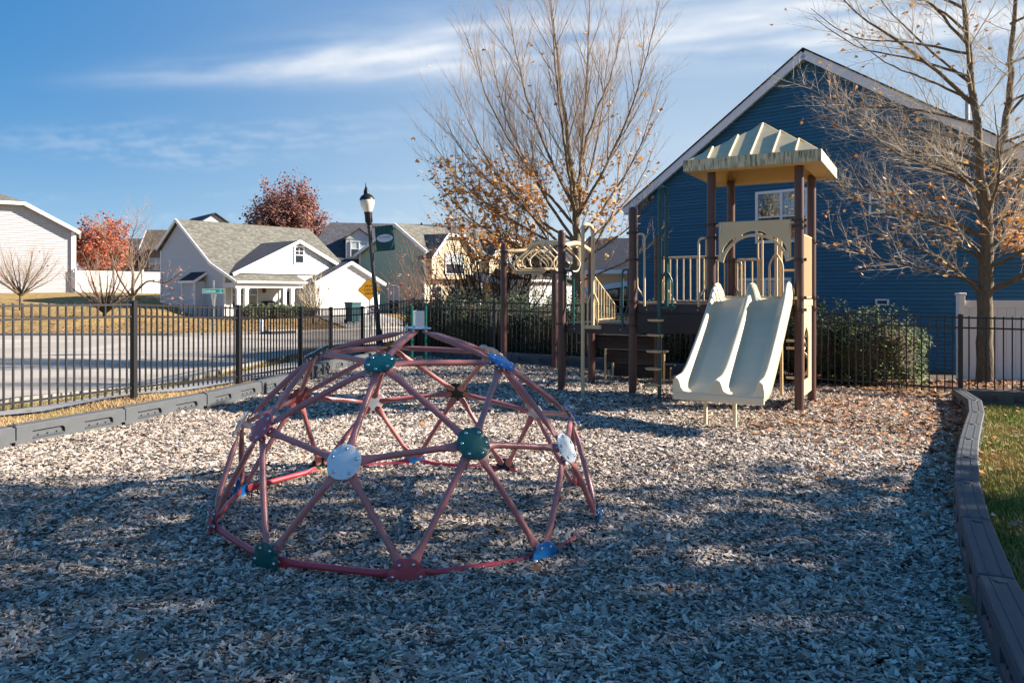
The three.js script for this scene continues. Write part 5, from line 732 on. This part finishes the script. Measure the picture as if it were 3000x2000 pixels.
// clipped hedges: a leafy shell over a dark heart
function shrub(label, group, pos, rx, ry, rz, seed, n, size = .055, cols = GREENS) {
  const g = thing('hedge_shrub', label, 'hedge', pos, 0, group), r = rng(seed), S = [];
  const lump = (a, b) => 1 + .22 * (fbm(a * 1.6 + seed, b * 2.2 + 4, 3) - .5) * 2;
  for (let i = 0; i < n; i++) { const a = r() * 6.2832, t = Math.acos(mix(-.75, 1, r())), k = lump(a, t) * mix(.86, 1.06, r()), bx = Math.pow(Math.abs(Math.sin(t)), .6); S.push(V(Math.cos(a) * bx * rx * k, ry * .5 + Math.sign(Math.cos(t)) * Math.pow(Math.abs(Math.cos(t)), .7) * ry * .5 * k, Math.sin(a) * bx * rz * k)); }
  for (let i = 0; i < n * .02; i++) { const a = r() * 6.28, q = r(); for (let k = 0; k < 7; k++) S.push(V(Math.cos(a) * rx * q * .8, ry * (.98 + .025 * k) * lump(a, 0), Math.sin(a) * rz * q * .8)); }
  const P = [], I = [], A = 20, Bn = 8; for (let j = 0; j <= Bn; j++) for (let i = 0; i < A; i++) { const a = i / A * 6.2832, t = j / Bn * 2.5, bx = Math.pow(Math.abs(Math.sin(t)), .6), k = lump(a, t) * .8; P.push(Math.cos(a) * bx * rx * k, ry * .5 + Math.sign(Math.cos(t)) * Math.pow(Math.abs(Math.cos(t)), .7) * ry * .5 * k, Math.sin(a) * bx * rz * k); } for (let j = 0; j < Bn; j++) for (let i = 0; i < A; i++) { const q = (i + 1) % A; I.push(j * A + i, j * A + q, j * A + A + i, j * A + q, j * A + A + q, j * A + A + i); }
  mesh('branches', geoFrom(P, null, null, null, I), mat.hedgeCore, g); mesh('foliage', leafGeo(r, S, size, cols, .2, false), mat.leafGreen, g);
}
const HP = (t, o) => { const l = 11.513, dx = 9.945, dy = -5.8; return [-2.385 + dx * t - dy / l * o, 18.4 + dy * t + dx / l * o]; };
[[-.01, .95, .95, 1.45], [.09, 1.0, 1.0, 1.42], [.185, .95, 1.0, 1.36], [.275, .95, .95, 1.42], [.36, .75, .9, 1.25]].forEach(([t, rx, rz, ry], i) => { const p = HP(t, 1.15); shrub(`dark evergreen hedge shrub behind the fence, ${ORD[i]} counting from the notice board corner`, 'hedge behind the back fence', [p[0], ht(...p) - .05, -p[1]], rx, ry, rz, 60 + i, 5200); });
[[.52, .8, .8, 1.2], [.62, .9, .85, 1.25], [.71, .9, .85, 1.38], [.79, .9, .85, 1.3], [.88, .95, .85, 1.22]].forEach(([t, rx, rz, ry], i) => { const p = HP(t, 1.25); shrub(`glossy green hedge shrub below the blue wall, ${ORD[i]} counting towards the maple`, 'hedge below the blue house', [p[0], ht(...p) - .05, -p[1]], rx, ry, rz, 70 + i, 5200, .06, [[.055, .10, .012], [.085, .14, .02], [.035, .06, .01], [.16, .20, .035]]); });
// cottage hedge and small shrubs by the street
for (let i = 0; i < 6; i++) { const s = .1 + i * .88, T = Math.atan2(.758, .652), x = -18.44 + s * .652 + 2.5 * .758, D = 48 + s * .758 - 2.5 * .652; shrub(`clipped hedge shrub along the cottage porch, ${ORD[i]} from its open side`, 'cottage porch hedge', [x, ht(x, D) - .05, -D], .6, .85, .55, 80 + i, 700, .13, [[.07, .11, .03], [.10, .14, .04], [.05, .08, .02]]); }
shrub('yellow green shrub on the verge between the lamp post and hedge', null, [-2.9, -.1, -24], .55, 1.2, .5, 90, 1600, .08, [[.22, .26, .05], [.16, .2, .04], [.3, .3, .07]]);
shrub('small yellow green shrub showing past the hedge end under the townhouse garage', null, [1.3, -.1, -25], .5, 1.1, .5, 91, 1200, .08, [[.3, .3, .05], [.22, .24, .05]]);

// ---------------------------------------------------------------- street furniture
function canvasTex(w, h, draw) { const c = document.createElement('canvas'); c.width = w; c.height = h; draw(c.getContext('2d'), w, h); const t = new THREE.CanvasTexture(c); t.colorSpace = THREE.SRGBColorSpace; return t; }
(function lamp() {
  const g = thing('street_lamp', 'black lamp post with acorn globe leaning above the fence corner', 'street lamp', [-3.78, -.1, -21.5]); g.rotation.z = 5 * Math.PI / 180;
  mesh('pole', merge([cyl(.075, .055, 3.75, 0, 0, 0, 16), cyl(.14, .12, .25, 0, 0, 0, 14), cyl(.11, .085, .5, 0, .25, 0, 14)]), mat.pole, g);
  const lathe = (pts, n = 24) => new THREE.LatheGeometry(pts.map(p => new THREE.Vector2(...p)), n), y = 3.72;
  const f = mesh('fitter', merge([lathe([[.05, y], [.075, y + .06], [.085, y + .1], [.11, y + .3], [.105, y + .34], [.12, y + .36], [.118, y + .4], [0, y + .4]]), ...Array.from({ length: 12 }, (_, i) => box(.012, .2, .012, Math.cos(i * .5236) * .1, y + .2, Math.sin(i * .5236) * .1))]), mat.iron, g);
  mesh('globe', lathe([[.1, y + .39], [.13, y + .44], [.18, y + .56], [.205, y + .66], [.208, y + .72], [.2, y + .75]]), PM('#efe9da', .35, { transmission: .25, thickness: 0 }), g);
  const cp = mesh('lamp_cap', lathe([[.2, y + .74], [.215, y + .76], [.205, y + .8], [.16, y + .87], [.095, y + .91], [.08, y + .93], [.078, y + 1.0], [.05, y + 1.06], [.022, y + 1.13], [0, y + 1.14]]), mat.iron, g); mesh('finial', lathe([[.012, y + 1.12], [.022, y + 1.15], [.008, y + 1.18], [.02, y + 1.2], [.006, y + 1.23], [0, y + 1.27]], 12), mat.iron, cp);
  for (const h of [3.68, 2.98]) mesh('banner_arm', merge([pipe([[0, h, 0], [.68, h, .02]], .012, 0, 8), cyl(.075, .075, .05, 0, h - .025, 0, 14)]), mat.pole, g);
  const b = thing('banner', 'dark green banner with white oval emblem hanging on the lamp post', 'banner', [-3.78, -.1, -21.5]); b.rotation.z = 5 * Math.PI / 180;
  const P = [], U = [], I = [], n = 14; for (let j = 0; j <= n; j++) for (let i = 0; i <= n; i++) { const u = i / n, v = j / n; P.push(.15 + u * .53, 2.99 + v * .68, .02 + .018 * Math.sin((u - .5) * (1 + 1.5 * Math.abs(v - .5)) * 16) * Math.abs(v - .5) * 2); U.push(u, v); } for (let j = 0; j < n; j++) for (let i = 0; i < n; i++) { const a = j * (n + 1) + i; I.push(a, a + 1, a + n + 2, a, a + n + 2, a + n + 1); }
  mesh('cloth', geoFrom(P, U, null, null, I), M('#ffffff', .55, { side: THREE.DoubleSide, map: canvasTex(256, 320, (c, w, h) => { c.fillStyle = '#0b4f4d'; c.fillRect(0, 0, w, h); c.fillStyle = '#e4e3ea'; c.beginPath(); c.ellipse(w * .5, h * .5, w * .44, h * .165, 0, 0, 7); c.fill(); c.fillStyle = '#4b4d52'; c.textAlign = 'center'; c.font = '40px serif'; c.fillText('AUABRIC', w * .5, h * .5); c.font = 'italic 26px serif'; c.fillText('x', w * .78, h * .57); c.strokeStyle = '#9a9ca4'; c.lineWidth = 2; c.beginPath(); c.moveTo(w * .25, h * .55); c.lineTo(w * .7, h * .55); c.stroke(); c.fillStyle = '#2f7b70'; for (let i = 0; i < 9; i++) c.fillRect(34 + i * 21, h - 22, 12, 6); }) }), b);
})();
function signPost(h, y0 = -.3, r = .025) { return merge([rbox(.05, h - y0, .025, 0, (h + y0) / 2, 0, .004)]); }
(function signs() {
  let g = thing('warning_sign', 'yellow diamond sign reading DEAF CHILD AREA behind the lamp post', 'road sign', [-5.63, -.05, -30], .12); g.rotation.z = .06; mesh('sign_post', signPost(2.4), mat.galv, g);
  const sh = new THREE.Shape(), d = .46, q = .05; sh.moveTo(-d + q, -q); sh.quadraticCurveTo(-d, 0, -d + q, q); sh.lineTo(-q, d - q); sh.quadraticCurveTo(0, d, q, d - q); sh.lineTo(d - q, q); sh.quadraticCurveTo(d, 0, d - q, -q); sh.lineTo(q, -d + q); sh.quadraticCurveTo(0, -d, -q, -d + q); sh.closePath();
  const face = new THREE.ShapeGeometry(sh), p = face.attributes.position, u = face.attributes.uv; for (let i = 0; i < p.count; i++) u.setXY(i, p.getX(i) / (2 * d) + .5, p.getY(i) / (2 * d) + .5); face.translate(0, 0, .022);
  const diamond = (c, w) => { c.fillStyle = '#e8a10c'; c.fillRect(0, 0, w, w); c.strokeStyle = '#2a2008'; c.lineWidth = 7; c.beginPath(); c.moveTo(w / 2, 18); c.lineTo(w - 18, w / 2); c.lineTo(w / 2, w - 18); c.lineTo(18, w / 2); c.closePath(); c.stroke(); };
  const pl = mesh('sign_plate', (() => { const e = extr(sh, .006); e.translate(0, 0, .015); return e.translate(0, 1.87, 0); })(), mat.galv, g);
  mesh('sign_face', face.translate(0, 1.87, 0), M('#ffffff', .4, { map: canvasTex(512, 512, (c, w) => { diamond(c, w); c.fillStyle = '#20180a'; c.textAlign = 'center'; c.font = 'bold 74px sans-serif'; c.fillText('DEAF', w / 2, 205); c.fillText('CHILD', w / 2, 288); c.fillText('AREA', w / 2, 371); }) }), pl);
  g = thing('regulatory_sign', 'white sign with red slashed circle below the yellow diamond', 'road sign', [-5.45, -.05, -28.6], .1); g.rotation.z = -.1; mesh('sign_post', signPost(1.3), mat.galv, g); const w2 = mesh('sign_plate', rbox(.32, .42, .012, 0, 1.07, .02, .004), mat.white, g);
  mesh('sign_face', (() => { const f = new THREE.PlaneGeometry(.31, .41); f.translate(0, 1.07, .03); return f; })(), M('#ffffff', .4, { map: canvasTex(256, 340, (c, w, h) => { c.fillStyle = '#e8e8ea'; c.fillRect(0, 0, w, h); c.strokeStyle = '#20242c'; c.lineWidth = 6; c.strokeRect(10, 10, w - 20, h - 20); c.strokeStyle = '#b5202e'; c.lineWidth = 18; c.beginPath(); c.arc(w / 2, 150, 84, 0, 7); c.stroke(); c.fillStyle = '#1b1d22'; c.fillRect(w / 2 - 46, 120, 92, 44); c.beginPath(); c.moveTo(w / 2 - 60, 97); c.lineTo(w / 2 + 60, 205); c.stroke(); }) }), w2);
  g = thing('street_name_sign', 'green Cashew street name blades on a post across the street', 'street sign', [-11.7, .02, -29.3], .1); mesh('sign_post', merge([signPost(2.1), rbox(.06, .2, .04, 0, 2.05, 0, .006)]), mat.galv, g);
  const bl = mesh('name_blade', rbox(.84, .19, .012, 0, 1.73, .03, .004), mat.hubGreen, g); mesh('blade_face', (() => { const f = new THREE.PlaneGeometry(.83, .185); f.translate(0, 1.73, .0385); return f; })(), M('#ffffff', .35, { map: canvasTex(512, 116, (c, w, h) => { c.fillStyle = '#0d9c86'; c.fillRect(0, 0, w, h); c.strokeStyle = '#e8f4f0'; c.lineWidth = 8; c.strokeRect(5, 5, w - 10, h - 10); c.fillStyle = '#f2fbf8'; c.font = 'bold 78px sans-serif'; c.fillText('Cashew', 26, 84); c.font = 'bold 36px sans-serif'; c.fillText('DR', 404, 50); c.fillText('5400', 384, 98); }) }), bl);
  mesh('yield_plate', (() => { const s = new THREE.Shape(); s.moveTo(-.11, .0); s.lineTo(.11, 0); s.lineTo(.03, -.58); s.lineTo(-.03, -.58); s.closePath(); const e = extr(s, .004); e.translate(0, 1.62, -.03); return e; })(), M('#b9b4aa', .5), g);
  g = thing('notice_board', 'white notice panel between two green posts at the fence corner', 'notice board', [-2.16, ht(-2.16, 17.3), -17.3], .1); for (const x of [-.155, .165]) mesh('post', merge([rbox(.05, 1.5, .05, x, .5, 0, .008), rbox(.055, .03, .055, x, 1.25, 0, .012)]), mat.greenPost, g); mesh('panel', rbox(.26, .42, .02, .005, .95, .0, .005), mat.plastWhite, g);
})();
function bin(label, pos) { const g = thing('wheeled_bin', label, 'bin', pos, .9); const s = (() => { const a = new THREE.BoxGeometry(.6, .95, .6, 1, 1, 1), p = a.attributes.position; for (let i = 0; i < p.count; i++) if (p.getY(i) < 0) { p.setX(i, p.getX(i) * .8); p.setZ(i, p.getZ(i) * .8); } a.translate(0, .55, 0); a.computeVertexNormals(); return a; })(); mesh('body', s, mat.bin, g); mesh('lid', rbox(.66, .08, .68, 0, 1.06, 0, .03), mat.bin, g); for (const x of [-.26, .26]) mesh('wheel', (() => { const c = new THREE.CylinderGeometry(.1, .1, .06, 14); c.rotateZ(Math.PI / 2); c.translate(x, .1, -.26); return c; })(), mat.iron, g); }
bin('dark teal wheeled bin beside the white garage door', [-8.3, .1, -39.0]);
(function hydrant() { const g = thing('utility_marker', 'short white utility marker on the lawn edge by the street sign', 'marker', [-10.2, .03, -30.4]); mesh('post', merge([cyl(.07, .07, .55, 0, 0, 0, 12), cyl(.09, .03, .1, 0, .5, 0, 12)]), mat.plastWhite, g); })();

(function drain() { const g = thing('storm_drain', 'concrete storm drain hood in the far kerb of the street', 'storm drain', [-9.4, ht(-9.4, 30.5), -30.5], .78); mesh('hood', rbox(1.3, .06, .5, 0, .14, -.05, .02), mat.kerb, g); mesh('opening', box(1.1, .1, .1, 0, .06, .16), mat.black, g); })();
renderer.render(scene, camera);
